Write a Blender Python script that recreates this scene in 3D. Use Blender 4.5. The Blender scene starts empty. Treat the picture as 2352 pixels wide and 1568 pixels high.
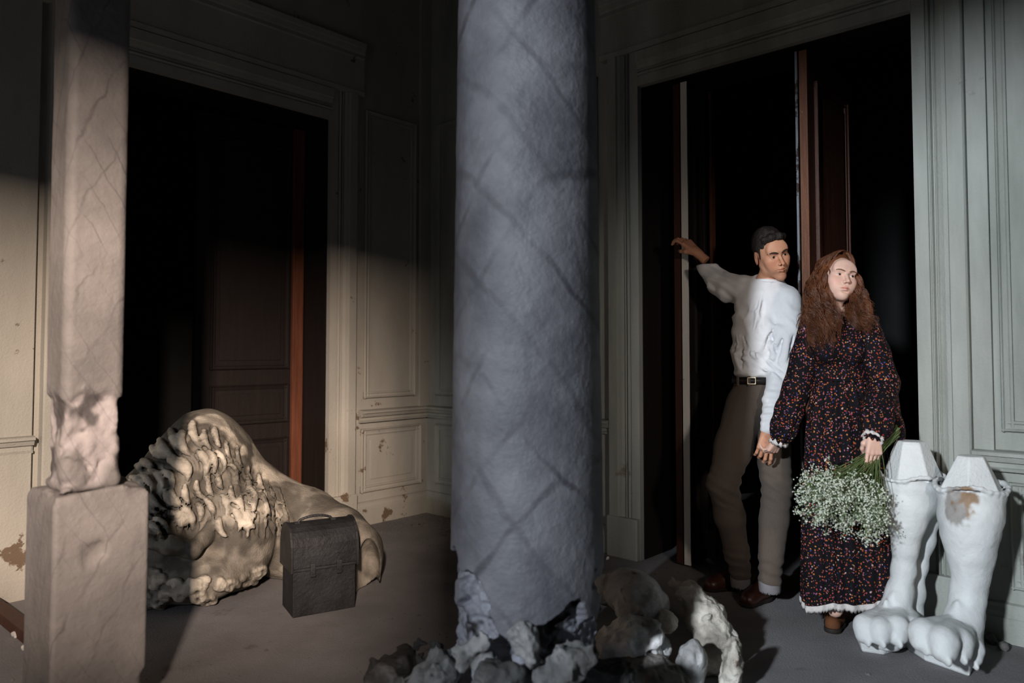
import bpy, bmesh, math, random
import numpy as np
from mathutils import Vector, Matrix
random.seed(7); rng = np.random.default_rng(7)
R_ = math.radians
scene = bpy.context.scene
COL = scene.collection
# ------------------------------------------------------------------ camera, world, lights, exposure
F_PX, CX, CY, PITCH, HC = 1700.0, 1176.0, 734.0, R_(2.2), 1.22
cam_d = bpy.data.cameras.new('camera'); cam = bpy.data.objects.new('camera', cam_d); COL.objects.link(cam)
cam_d.sensor_width = 36.0; cam_d.lens = F_PX / 2352 * 36.0
cam_d.shift_y = -(784 - CY) / 2352
cam_d.clip_start = 0.05
cam.location = (0, 0, HC); cam.rotation_euler = (math.pi / 2 + PITCH, 0, 0)
cam_d.dof.use_dof = True; cam_d.dof.focus_distance = 3.7; cam_d.dof.aperture_fstop = 1.8
scene.camera = cam
scene.view_settings.view_transform = 'Standard'; scene.view_settings.look = 'None'
scene.view_settings.gamma = 1.0; scene.view_settings.use_curve_mapping = False
scene.view_settings.exposure = -0.22
world = bpy.data.worlds.new('world'); scene.world = world; world.use_nodes = True
bg = world.node_tree.nodes['Background']; bg.inputs[0].default_value = (0.35, 0.55, 0.75, 1); bg.inputs[1].default_value = 0.010

def aim(o, tgt):
    o.rotation_euler = (Vector(tgt) - o.location).to_track_quat('-Z', 'Y').to_euler()
def area(name, loc, tgt, sx, sy, power, color, spread=180):
    l = bpy.data.lights.new(name, 'AREA'); l.shape = 'RECTANGLE'; l.size = sx; l.size_y = sy
    l.energy = power; l.color = color; l.spread = R_(spread)
    o = bpy.data.objects.new(name, l); o.location = loc; aim(o, tgt); COL.objects.link(o); return o
def spot(name, loc, tgt, power, color, ang, blend, rad):
    l = bpy.data.lights.new(name, 'SPOT'); l.energy = power; l.color = color
    l.spot_size = R_(ang); l.spot_blend = blend; l.shadow_soft_size = rad
    o = bpy.data.objects.new(name, l); o.location = loc; aim(o, tgt); COL.objects.link(o); return o
# cool daylight from the tall window behind and to the left, warm evening light from the right-hand window
spot('cool_window_light', (-3.4, -3.0, 3.0), (0.95, 3.2, 1.2), 2950, (0.86, 0.93, 1.0), 50, 0.5, 0.16)
area('warm_window_light', (0.35, -3.2, 3.0), (-1.15, 5.0, 0.75), 0.25, 0.42, 1050, (1.0, 0.80, 0.66), 180)
area('soft_fill_light', (-2.6, -0.80, 1.3), (0.9, 4.0, 0.9), 1.4, 1.2, 3.5, (0.55, 0.75, 1.0), 130)  # added fill lamp inside the room, lifts the dark areas
spot('side_fill_spot', (1.35, -0.70, 1.75), (1.16, 3.9, 1.0), 200, (1.0, 0.86, 0.76), 32, 0.9, 0.12)  # added spot with no window behind it, brightens the man and doorway
spot('left_fill_spot', (-3.2, -0.70, 1.7), (-1.75, 3.5, 0.6), 130, (0.84, 0.90, 1.0), 26, 0.9, 0.15)  # added weak spot, no opening there; brightens the plaster head beside the pier

# ------------------------------------------------------------------ helpers
def P(px, py, Y):
    u = (px - CX) / F_PX; v = (CY - py) / F_PX
    dy = math.cos(PITCH) - v * math.sin(PITCH); dz = math.sin(PITCH) + v * math.cos(PITCH)
    k = Y / dy
    return Vector((u * k, Y, HC + dz * k))
def G(px, py, z=0.0):
    u = (px - CX) / F_PX; v = (CY - py) / F_PX
    dy = math.cos(PITCH) - v * math.sin(PITCH); dz = math.sin(PITCH) + v * math.cos(PITCH)
    k = (z - HC) / dz
    return Vector((u * k, dy * k, z))
def props(o, label=None, cat=None, group=None, kind=None):
    if label: o['label'] = label
    if cat: o['category'] = cat
    if group: o['group'] = group
    if kind: o['kind'] = kind
    return o
def empty(name, loc, label, cat, group=None, kind=None):
    o = bpy.data.objects.new(name, None); o.location = loc; o.empty_display_size = 0.1
    COL.objects.link(o); return props(o, label, cat, group, kind)
def link(name, me, m, parent=None, smooth=False):
    o = bpy.data.objects.new(name, me); COL.objects.link(o)
    if m is not None: me.materials.append(m)
    if smooth: me.polygons.foreach_set('use_smooth', [True] * len(me.polygons))
    if parent is not None:
        o.parent = parent; o.matrix_parent_inverse = parent_inv(parent)
    return o
def parent_inv(p):
    M = Matrix.Translation(p.location) @ p.rotation_euler.to_matrix().to_4x4()
    if p.parent is not None: M = p.parent['_dummy'] if False else (parent_world(p))
    return M.inverted()
def parent_world(p):
    M = Matrix.Translation(p.location) @ p.rotation_euler.to_matrix().to_4x4()
    if p.parent is not None: M = parent_world(p.parent) @ p.matrix_parent_inverse @ M
    return M
def np_mesh(name, V, Q, col=None):
    me = bpy.data.meshes.new(name)
    V = np.asarray(V, np.float32); Q = np.asarray(Q, np.int32)
    n = Q.shape[1]
    me.vertices.add(len(V)); me.vertices.foreach_set('co', V.ravel())
    me.loops.add(Q.size); me.loops.foreach_set('vertex_index', Q.ravel())
    me.polygons.add(len(Q)); me.polygons.foreach_set('loop_start', np.arange(0, Q.size, n, dtype=np.int32))
    me.polygons.foreach_set('loop_total', np.full(len(Q), n, np.int32))
    me.update(calc_edges=True); me.validate()
    if col is not None:
        a = me.color_attributes.new('tint', 'FLOAT_COLOR', 'POINT')
        c = np.ones((len(V), 4), np.float32); c[:, :3] = col
        a.data.foreach_set('color', c.ravel())
    return me
# value noise
_PERM = rng.random((64, 64, 64)).astype(np.float32)
def vnoise(p):
    p = np.asarray(p, np.float32); i = np.floor(p).astype(np.int64); f = p - i; f = f * f * (3 - 2 * f)
    x0, y0, z0 = i[..., 0] & 63, i[..., 1] & 63, i[..., 2] & 63
    x1, y1, z1 = (x0 + 1) & 63, (y0 + 1) & 63, (z0 + 1) & 63
    fx, fy, fz = f[..., 0], f[..., 1], f[..., 2]
    def L(a, b, t): return a + (b - a) * t
    return L(L(L(_PERM[x0, y0, z0], _PERM[x1, y0, z0], fx), L(_PERM[x0, y1, z0], _PERM[x1, y1, z0], fx), fy),
             L(L(_PERM[x0, y0, z1], _PERM[x1, y0, z1], fx), L(_PERM[x0, y1, z1], _PERM[x1, y1, z1], fx), fy), fz)
def fbm(p, sc, octv=3):
    p = np.asarray(p, np.float32) * sc; s = 0; a = 1.0; t = 0
    for k in range(octv):
        s = s + a * vnoise(p + 13.7 * k); t += a; a *= 0.5; p = p * 2.03
    return s / t * 2 - 1
def smst(x, a, b):
    t = np.clip((x - a) / (b - a), 0, 1); return t * t * (3 - 2 * t)

class Field:
    """A small signed-distance sculpting grid, meshed with surface nets."""
    def __init__(s, lo, hi, h):
        s.lo = np.array(lo, np.float32); s.h = h
        s.n = np.ceil((np.array(hi) - s.lo) / h).astype(int) + 1
        s.f = np.full(tuple(s.n), 0.08, np.float32)
    def box(s, lo, hi, m):
        a = np.clip(np.floor((np.array(lo) - m - s.lo) / s.h).astype(int), 0, s.n - 1)
        b = np.clip(np.ceil((np.array(hi) + m - s.lo) / s.h).astype(int) + 1, 1, s.n)
        sl = tuple(slice(a[k], b[k]) for k in range(3))
        ax = [s.lo[k] + s.h * np.arange(a[k], b[k], dtype=np.float32) for k in range(3)]
        return sl, ax
    def put(s, sl, d, k, sub=False):
        f = s.f[sl]
        if sub:
            d = -d; k = max(k, 1e-4)
            hh = np.clip(k - np.abs(f - d), 0, None) / k
            s.f[sl] = np.maximum(f, d) + hh * hh * k * 0.25
        else:
            k = max(k, 1e-4)
            hh = np.clip(k - np.abs(f - d), 0, None) / k
            s.f[sl] = np.minimum(f, d) - hh * hh * k * 0.25
    def cone(s, a, b, ra, rb, k=0.01, sub=False):
        a = np.array(a, np.float32); b = np.array(b, np.float32); m = max(ra, rb) + k + 3 * s.h
        sl, (x, y, z) = s.box(np.minimum(a, b), np.maximum(a, b), m)
        ab = b - a; L = float(ab @ ab) + 1e-12
        X, Y, Z = x[:, None, None] - a[0], y[None, :, None] - a[1], z[None, None, :] - a[2]
        t = np.clip((X * ab[0] + Y * ab[1] + Z * ab[2]) / L, 0, 1)
        d = np.sqrt((X - t * ab[0]) ** 2 + (Y - t * ab[1]) ** 2 + (Z - t * ab[2]) ** 2) - (ra + (rb - ra) * t)
        s.put(sl, d, k, sub)
    def path(s, pts, rs, k=0.01, sub=False):
        for i in range(len(pts) - 1): s.cone(pts[i], pts[i + 1], rs[i], rs[i + 1], k, sub)
    def ell(s, c, r, k=0.01, rot=None, sub=False):
        c = np.array(c, np.float32); r = np.array(r, np.float32); m = float(r.max()) + k + 3 * s.h
        sl, (x, y, z) = s.box(c, c, m)
        X, Y, Z = np.broadcast_arrays(x[:, None, None] - c[0], y[None, :, None] - c[1], z[None, None, :] - c[2])
        if rot is not None:
            M = np.array(rot, np.float32)          # columns = local axes
            X, Y, Z = (X * M[0, 0] + Y * M[1, 0] + Z * M[2, 0], X * M[0, 1] + Y * M[1, 1] + Z * M[2, 1], X * M[0, 2] + Y * M[1, 2] + Z * M[2, 2])
        k0 = np.sqrt((X / r[0]) ** 2 + (Y / r[1]) ** 2 + (Z / r[2]) ** 2)
        k1 = np.sqrt((X / r[0] ** 2) ** 2 + (Y / r[1] ** 2) ** 2 + (Z / r[2] ** 2) ** 2) + 1e-6
        s.put(sl, k0 * (k0 - 1) / k1, k, sub)
    def rbox(s, c, r, rad, k=0.01, rot=None, sub=False):
        c = np.array(c, np.float32); m = float(np.linalg.norm(r)) + k + 3 * s.h
        sl, (x, y, z) = s.box(c, c, m)
        X, Y, Z = np.broadcast_arrays(x[:, None, None] - c[0], y[None, :, None] - c[1], z[None, None, :] - c[2])
        if rot is not None:
            M = np.array(rot, np.float32)
            X, Y, Z = (X * M[0, 0] + Y * M[1, 0] + Z * M[2, 0], X * M[0, 1] + Y * M[1, 1] + Z * M[2, 1], X * M[0, 2] + Y * M[1, 2] + Z * M[2, 2])
        qx, qy, qz = np.abs(X) - r[0] + rad, np.abs(Y) - r[1] + rad, np.abs(Z) - r[2] + rad
        d = np.sqrt(np.clip(qx, 0, None) ** 2 + np.clip(qy, 0, None) ** 2 + np.clip(qz, 0, None) ** 2) + np.minimum(np.maximum(qx, np.maximum(qy, qz)), 0) - rad
        s.put(sl, d, k, sub)
    def grid(s):
        ax = [s.lo[k] + s.h * np.arange(s.n[k], dtype=np.float32) for k in range(3)]
        return ax[0][:, None, None], ax[1][None, :, None], ax[2][None, None, :]
    def disp(s, fn, band=0.05):
        """perturb the field near the surface: fn(points Nx3) -> added distance"""
        m = np.abs(s.f) < band
        idx = np.argwhere(m)
        pts = s.lo + idx.astype(np.float32) * s.h
        s.f[m] += fn(pts).astype(np.float32)
    def cut_below(s, z0):
        x, y, z = s.grid(); s.f = np.maximum(s.f, (z0 - z))
    def mesh(s):
        f = s.f; f[0] = np.maximum(f[0], 1e-3); f[-1] = np.maximum(f[-1], 1e-3)
        f[:, 0] = np.maximum(f[:, 0], 1e-3); f[:, -1] = np.maximum(f[:, -1], 1e-3)
        f[:, :, 0] = np.maximum(f[:, :, 0], 1e-3); f[:, :, -1] = np.maximum(f[:, :, -1], 1e-3)
        g = (f < 0)
        c = np.zeros(tuple(s.n - 1), np.int8)
        cs = [(i, j, k) for i in (0, 1) for j in (0, 1) for k in (0, 1)]
        N = s.n
        def sh(a, o): return a[o[0]:N[0] - 1 + o[0], o[1]:N[1] - 1 + o[1], o[2]:N[2] - 1 + o[2]]
        for o in cs: c += sh(g, o)
        act = (c > 0) & (c < 8)
        ii = np.argwhere(act); idx = np.full(act.shape, -1, np.int32); idx[act] = np.arange(len(ii))
        cv = {o: f[ii[:, 0] + o[0], ii[:, 1] + o[1], ii[:, 2] + o[2]] for o in cs}
        acc = np.zeros((len(ii), 3), np.float32); cnt = np.zeros(len(ii), np.float32)
        for o in cs:
            for ax in range(3):
                if o[ax]: continue
                q = list(o); q[ax] = 1; q = tuple(q)
                a, b = cv[o], cv[q]; m = (a < 0) != (b < 0)
                t = np.where(m, a / np.where(m, a - b, 1), 0)
                p = np.zeros((len(ii), 3), np.float32); p += np.array(o, np.float32); p[:, ax] += t
                acc += p * m[:, None]; cnt += m
        V = s.lo + (ii + acc / cnt[:, None]) * s.h
        Q = []
        for ax in range(3):
            a1, a2 = (ax + 1) % 3, (ax + 2) % 3
            hi = [slice(None)] * 3; hi[ax] = slice(1, None); lo = [slice(None)] * 3; lo[ax] = slice(0, -1)
            ch = g[tuple(lo)] != g[tuple(hi)]
            e = np.argwhere(ch); e = e[(e[:, a1] > 0) & (e[:, a2] > 0) & (e[:, a1] < N[a1] - 1) & (e[:, a2] < N[a2] - 1)]
            ins = g[e[:, 0], e[:, 1], e[:, 2]]
            def cell(d1, d2):
                q = e.copy(); q[:, a1] += d1; q[:, a2] += d2; return idx[q[:, 0], q[:, 1], q[:, 2]]
            q = np.stack([cell(-1, -1), cell(0, -1), cell(0, 0), cell(-1, 0)], 1)
            q[~ins] = q[~ins][:, ::-1]
            Q.append(q)
        return V.astype(np.float32), np.concatenate(Q)
def field_obj(name, F, m, parent=None, colfn=None, M=None, relax=1):
    V, Q = F.mesh()
    col = colfn(V) if colfn else None
    if M is not None:
        A = np.array(M.to_3x3(), np.float32); V = V @ A.T + np.array(M.translation, np.float32)
    return link(name, np_mesh(name, V, Q, col), m, parent, True)
def lumpy_obj(name, V, Q, m, parent=None, col=None, smooth=True):
    return link(name, np_mesh(name, V, Q, col), m, parent, smooth)

# ------------------------------------------------------------------ materials
def mat(name, c1, c2=None, scale=4, rough=0.8, bump=0.0, bscale=60, spec=0.3, patch=None, pscale=3.0, pth=0.6, pw=0.04,
        tint=False, streak=None, metal=0.0, veins=None, detail=8, sheen=0.0, sss=0.0, low=0.0):
    m = bpy.data.materials.new(name); m.use_nodes = True
    N, L = m.node_tree.nodes, m.node_tree.links; b = N['Principled BSDF']
    b.inputs['Roughness'].default_value = rough; b.inputs['Specular IOR Level'].default_value = spec
    b.inputs['Metallic'].default_value = metal
    if sheen: b.inputs['Sheen Weight'].default_value = sheen
    if sss: b.inputs['Subsurface Weight'].default_value = sss; b.inputs['Subsurface Radius'].default_value = (0.012, 0.004, 0.002)
    tc = N.new('ShaderNodeTexCoord'); co = tc.outputs['Object']
    if streak:
        mp = N.new('ShaderNodeMapping'); mp.inputs['Scale'].default_value = streak; L.new(co, mp.inputs[0]); sco = mp.outputs[0]
    else: sco = co
    def mix(fac, a, bb, mode='MIX'):
        x = N.new('ShaderNodeMix'); x.data_type = 'RGBA'; x.blend_type = mode
        if isinstance(fac, float): x.inputs[0].default_value = fac
        else: L.new(fac, x.inputs[0])
        for s, v in ((6, a), (7, bb)):
            if isinstance(v, tuple): x.inputs[s].default_value = (*v, 1)
            else: L.new(v, x.inputs[s])
        return x.outputs[2]
    def ramp(v, a, bb):
        r = N.new('ShaderNodeMapRange'); r.inputs[1].default_value = a; r.inputs[2].default_value = bb; L.new(v, r.inputs[0]); r.clamp = True; return r.outputs[0]
    def noise(sc, co_=None, det=detail, ro=0.6):
        n = N.new('ShaderNodeTexNoise'); n.inputs['Scale'].default_value = sc; n.inputs['Detail'].default_value = det; n.inputs['Roughness'].default_value = ro
        L.new(co_ or co, n.inputs[0]); return n.outputs[0]
    out = None
    if c2:
        out = mix(ramp(noise(scale, sco), 0.3, 0.7), c1, c2)
    hgt = noise(bscale, det=5) if bump else None
    if patch:
        pn = ramp(noise(pscale, det=10, ro=0.65), pth, pth + pw)
        if low:
            sx_ = N.new('ShaderNodeSeparateXYZ'); L.new(co, sx_.inputs[0]); lz = ramp(sx_.outputs[2], 1.0, 0.2)
            ad = N.new('ShaderNodeMath'); ad.operation = 'MULTIPLY_ADD'; ad.inputs[1].default_value = low; L.new(lz, ad.inputs[0]); L.new(noise(pscale, det=10, ro=0.65), ad.inputs[2])
            pn = ramp(ad.outputs[0], pth, pth + pw)
        out = mix(pn, out if out else c1, patch)
    if veins:
        vcol, vsc, vrot, vth = veins
        for k, rt in enumerate(vrot):
            mp = N.new('ShaderNodeMapping'); mp.inputs['Rotation'].default_value = rt; mp.inputs['Location'].default_value = (k * 3.1, k, 0); L.new(co, mp.inputs[0])
            wv = N.new('ShaderNodeTexWave'); wv.inputs['Scale'].default_value = vsc; wv.inputs['Distortion'].default_value = 2.2
            wv.inputs['Detail'].default_value = 4; wv.inputs['Detail Scale'].default_value = 1.6; L.new(mp.outputs[0], wv.inputs[0])
            msk = N.new('ShaderNodeMath'); msk.operation = 'MULTIPLY'; L.new(ramp(wv.outputs[1], vth, 1.0), msk.inputs[0]); L.new(ramp(noise(2.3 + k), 0.42, 0.62), msk.inputs[1])
            out = mix(msk.outputs[0], out if out else c1, vcol)
    if tint:
        at = N.new('ShaderNodeAttribute'); at.attribute_name = 'tint'
        out = mix(1.0, out if out else c1, at.outputs['Color'], 'MULTIPLY')
    if out: L.new(out, b.inputs['Base Color'])
    else: b.inputs['Base Color'].default_value = (*c1, 1)
    if bump:
        bp = N.new('ShaderNodeBump'); bp.inputs['Strength'].default_value = bump; bp.inputs['Distance'].default_value = 0.01
        L.new(hgt, bp.inputs['Height']); L.new(bp.outputs[0], b.inputs['Normal'])
    return m
M_paint = mat('old_paint', (0.47, 0.44, 0.385), (0.31, 0.30, 0.265), 2.2, 0.75, 0.35, 90, patch=(0.15, 0.105, 0.07), pscale=7, pth=0.655, pw=0.03, streak=(1, 1, 0.35), low=0.075)
M_paintR = mat('old_grey_green_paint', (0.40, 0.415, 0.38), (0.22, 0.235, 0.21), 3.0, 0.75, 0.35, 90, patch=(0.17, 0.15, 0.12), pscale=2.4, pth=0.67, pw=0.05, streak=(1.6, 1.6, 0.3))
M_upper = mat('dark_wall_paint', (0.11, 0.115, 0.11), (0.07, 0.075, 0.07), 2.0, 0.9, 0.2, 60)
M_floor = mat('dusty_floor', (0.27, 0.26, 0.27), (0.15, 0.143, 0.145), 1.6, 0.92, 0.5, 120, patch=(0.12, 0.105, 0.10), pscale=5, pth=0.62, pw=0.1)
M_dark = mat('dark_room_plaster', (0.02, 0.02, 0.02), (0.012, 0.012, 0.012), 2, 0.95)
M_ceil = mat('ceiling_plaster', (0.12, 0.12, 0.11), (0.08, 0.08, 0.075), 2, 0.95)
M_stile = mat('red_brown_stile', (0.19, 0.065, 0.032), (0.10, 0.032, 0.018), 5, 0.6, 0.2, 70, streak=(8, 8, 0.5))
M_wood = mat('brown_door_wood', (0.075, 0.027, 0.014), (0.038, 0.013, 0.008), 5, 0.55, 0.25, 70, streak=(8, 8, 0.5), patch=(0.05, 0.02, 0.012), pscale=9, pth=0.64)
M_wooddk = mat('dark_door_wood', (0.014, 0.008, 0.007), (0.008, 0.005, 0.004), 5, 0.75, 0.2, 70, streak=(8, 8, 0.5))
M_doorwhite = mat('white_door_edge_paint', (0.78, 0.76, 0.71), (0.64, 0.62, 0.57), 6, 0.6, 0.3, 120, patch=(0.18, 0.13, 0.10), pscale=12, pth=0.66, pw=0.03, streak=(30, 30, 1))
M_chipped = mat('chipped_grey_paint', (0.22, 0.24, 0.27), (0.10, 0.10, 0.11), 8, 0.6, 0.3, 120, patch=(0.03, 0.018, 0.014), pscale=10, pth=0.52, pw=0.03, streak=(30, 30, 1))
M_edge = mat('worn_door_edge', (0.17, 0.068, 0.032), (0.09, 0.034, 0.018), 6, 0.6, 0.25, 90, streak=(20, 20, 1), patch=(0.45, 0.40, 0.34), pscale=16, pth=0.68, pw=0.02)
rots = [(0, R_(38), 0), (0, R_(-38), 0)]
M_marble = mat('grey_faux_marble', (0.15, 0.15, 0.165), (0.060, 0.061, 0.072), 4.2, 0.6, 0.5, 45, tint=True, patch=(0.05, 0.05, 0.06), pscale=4.5, pth=0.50, pw=0.30, veins=((0.05, 0.05, 0.058), 1.7, [(0, R_(40), 0), (0, R_(-42), R_(20))], 0.955))
M_pier = mat('pier_faux_marble', (0.26, 0.24, 0.23), (0.14, 0.132, 0.13), 3.5, 0.65, 0.4, 45, tint=True, veins=((0.13, 0.12, 0.12), 5.5, [(R_(35), R_(35), 0), (R_(50), R_(-20), 0)], 0.975))
M_lion = mat('grimy_cream_plaster', (0.36, 0.335, 0.295), (0.18, 0.165, 0.145), 9, 0.8, 0.5, 90, tint=True)
M_white = mat('white_plaster', (0.72, 0.74, 0.74), (0.55, 0.57, 0.57), 5, 0.55, 0.3, 70, tint=True, patch=(0.38, 0.38, 0.37), pscale=6, pth=0.68, pw=0.08)
M_rub = mat('broken_plaster', (0.50, 0.49, 0.47), (0.24, 0.22, 0.20), 9, 0.85, 0.8, 60, tint=True, patch=(0.10, 0.075, 0.06), pscale=6, pth=0.64, pw=0.05)
M_case = mat('scuffed_dark_metal', (0.008, 0.0085, 0.010), (0.028, 0.029, 0.033), 9, 0.6, 0.5, 60, patch=(0.10, 0.095, 0.09), pscale=13, pth=0.66, pw=0.06)
M_caseedge = mat('dull_case_edge', (0.02, 0.021, 0.024), (0.05, 0.05, 0.052), 14, 0.5, 0.2, 60, metal=0.3)
M_skin = mat('skin', (0.60, 0.36, 0.25), (0.52, 0.29, 0.19), 20, 0.5, 0.08, 200, tint=True, sss=0.15)
M_shirt = mat('white_cotton', (0.74, 0.74, 0.75), (0.66, 0.66, 0.68), 12, 0.85, 0.15, 300, sheen=0.2)
M_trouser = mat('grey_brown_trousers', (0.115, 0.088, 0.070), (0.080, 0.063, 0.052), 14, 0.9, 0.2, 300, streak=(60, 60, 2), sheen=0.1)
M_belt = mat('black_leather', (0.012, 0.010, 0.009), rough=0.4)
M_metal = mat('buckle_metal', (0.6, 0.5, 0.35), rough=0.35, metal=1.0)
M_shoe = mat('brown_leather', (0.075, 0.026, 0.014), (0.04, 0.015, 0.010), 12, 0.32, 0.1, 120, spec=0.5)
M_sole = mat('dark_rubber_sole', (0.02, 0.014, 0.012), rough=0.7)
M_boot = mat('tan_suede', (0.15, 0.055, 0.02), (0.10, 0.035, 0.014), 14, 0.8, 0.3, 160)
M_hairM = mat('black_hair', (0.012, 0.009, 0.008), (0.022, 0.015, 0.012), 40, 0.5, 0.5, 200)
M_hairW = mat('auburn_hair', (0.19, 0.066, 0.026), (0.065, 0.023, 0.011), 14, 0.42, 0.0, 60, spec=0.5)
M_brow = mat('eyebrow_hair', (0.03, 0.015, 0.010), rough=0.8)
M_browW = mat('light_eyebrow_hair', (0.16, 0.075, 0.04), rough=0.8)
M_eye = mat('eye_white', (0.45, 0.42, 0.40), rough=0.25)
M_iris = mat('iris', (0.02, 0.013, 0.010), rough=0.15)
M_lace = mat('white_lace', (0.72, 0.68, 0.66), (0.60, 0.57, 0.55), 60, 0.85, 0.5, 300)
M_green = mat('stem_green', (0.07, 0.11, 0.035), (0.13, 0.17, 0.06), 20, 0.6)
M_leaf = mat('foliage_green', (0.055, 0.09, 0.03), (0.10, 0.14, 0.05), 20, 0.65)
M_flow = mat('white_floret', (0.62, 0.66, 0.56), (0.42, 0.48, 0.38), 30, 0.7)
M_board = mat('grey_green_board', (0.16, 0.15, 0.11), (0.09, 0.085, 0.06), 4, 0.8, 0.4, 60, streak=(6, 1, 6))
def dress_mat():
    m = bpy.data.materials.new('floral_dress_fabric'); m.use_nodes = True
    N, L = m.node_tree.nodes, m.node_tree.links; b = N['Principled BSDF']
    b.inputs['Roughness'].default_value = 0.85; b.inputs['Specular IOR Level'].default_value = 0.2
    tc = N.new('ShaderNodeTexCoord')
    nz = N.new('ShaderNodeTexNoise'); nz.inputs['Scale'].default_value = 170; L.new(tc.outputs['Object'], nz.inputs[0])
    add = N.new('ShaderNodeVectorMath'); add.operation = 'MULTIPLY_ADD'; add.inputs[1].default_value = (0.009,) * 3
    L.new(nz.outputs['Color'], add.inputs[0]); L.new(tc.outputs['Object'], add.inputs[2])
    prev = None
    for sc, th, cols in ((105, 0.34, [(0.62, 0.13, 0.04), (0.50, 0.10, 0.09), (0.70, 0.28, 0.08), (0.45, 0.16, 0.22)]),
                         (75, 0.24, [(0.40, 0.16, 0.30), (0.75, 0.55, 0.50), (0.08, 0.09, 0.35), (0.60, 0.05, 0.03)])):
        v = N.new('ShaderNodeTexVoronoi'); v.inputs['Scale'].default_value = sc; L.new(add.outputs[0], v.inputs['Vector'])
        lt = N.new('ShaderNodeMath'); lt.operation = 'LESS_THAN'; lt.inputs[1].default_value = th; L.new(v.outputs['Distance'], lt.inputs[0])
        sp = N.new('ShaderNodeSeparateColor'); L.new(v.outputs['Color'], sp.inputs[0])
        gt = N.new('ShaderNodeMath'); gt.operation = 'GREATER_THAN'; gt.inputs[1].default_value = 0.42; L.new(sp.outputs[0], gt.inputs[0])
        ml = N.new('ShaderNodeMath'); ml.operation = 'MULTIPLY'; L.new(lt.outputs[0], ml.inputs[0]); L.new(gt.outputs[0], ml.inputs[1])
        cr = N.new('ShaderNodeValToRGB'); cr.color_ramp.interpolation = 'CONSTANT'
        while len(cr.color_ramp.elements) < 4: cr.color_ramp.elements.new(0.5)
        for e, p, c in zip(cr.color_ramp.elements, (0, .35, .6, .82), cols): e.position = p; e.color = (c[0] * .62, c[1] * .62, c[2] * .62, 1)
        L.new(sp.outputs[1], cr.inputs[0])
        mx = N.new('ShaderNodeMix'); mx.data_type = 'RGBA'; L.new(ml.outputs[0], mx.inputs[0]); L.new(cr.outputs[0], mx.inputs[7])
        if prev: L.new(prev, mx.inputs[6])
        else: mx.inputs[6].default_value = (0.0035, 0.003, 0.005, 1)
        prev = mx.outputs[2]
    L.new(prev, b.inputs['Base Color'])
    return m
M_dress = dress_mat()

# ------------------------------------------------------------------ room shell
d = Vector((0.74, -0.673, 0)).normalized(); e = Vector((-d.y, d.x, 0)); UP = Vector((0, 0, 1))
C = Vector((-0.639, 5.6, 0))
class Wall:
    def __init__(s, o, t, n): s.o, s.t, s.n = o, t, n
    def p(s, t, z, n): return s.o + s.t * t + s.n * n + UP * z
WL = Wall(C, -e, d)          # left wall: distance u towards the camera, normal into the room
WR = Wall(C, d, -e)          # right wall: distance s towards the camera
def wbox(bm, W, t0, t1, z0, z1, n0, n1, bev=0.0):
    vs = [bm.verts.new(W.p(t, z, n)) for t in (t0, t1) for z in (z0, z1) for n in (n0, n1)]
    fs = []
    for q in ((0, 1, 3, 2), (4, 6, 7, 5), (0, 4, 5, 1), (2, 3, 7, 6), (0, 2, 6, 4), (1, 5, 7, 3)):
        fs.append(bm.faces.new([vs[i] for i in q]))
    if bev:
        es = set(x for f in fs for x in f.edges)
        bmesh.ops.bevel(bm, geom=list(es), offset=bev, segments=2, affect='EDGES', profile=0.6)
def done(name, bm, m, parent=None, smooth=False):
    bmesh.ops.recalc_face_normals(bm, faces=bm.faces[:])
    me = bpy.data.meshes.new(name); bm.to_mesh(me); bm.free()
    return link(name, me, m, parent, smooth)
def sweep(bm, prof, A, B, ax, ay):
    """extrude an open profile [(a,b)] (closed to a polygon) from A to B; profile axes ax, ay"""
    r0 = [bm.verts.new(A + ax * a + ay * b) for a, b in prof]; r1 = [bm.verts.new(B + ax * a + ay * b) for a, b in prof]
    n = len(prof)
    for i in range(n): bm.faces.new((r0[i], r0[(i + 1) % n], r1[(i + 1) % n], r1[i]))
    bm.faces.new(r0[::-1]); bm.faces.new(r1)
def bead(a0, a1, b0, h, n=5):
    return [(a0 + (a1 - a0) * i / n, b0 + h * math.sin(math.pi * i / n)) for i in range(1, n)]
CAS = [(0, -0.0), (0, .035), (.055, .035), (.058, .026), (.062, .026)] + bead(.062, .078, .026, .02) + [(.078, .026), (.083, .026)] + \
      bead(.083, .097, .026, .016) + [(.098, .030), (.118, .044), (.135, .048), (.140, .058), (.198, .058), (.205, .050), (.208, 0)]
RAIL = [(0, 0), (0, .030), (.012, .034), (.016, .024), (.034, .024), (.040, .046), (.062, .056), (.066, .070), (.080, .070), (.084, .060), (.088, 0)]
SKIRT = [(0, 0), (0, .035), (.10, .035), (.105, .028), (.125, .028), (.140, .018), (.155, .018), (.160, 0)]
PANEL = [(0, 0), (0, .010)] + bead(0, .014, .010, .012) + [(.014, .012), (.030, .006), (.036, .012), (.044, .010), (.046, 0)]
LINT = 2.76; HCEIL = 4.3; TH = 0.30; CW = .208

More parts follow.
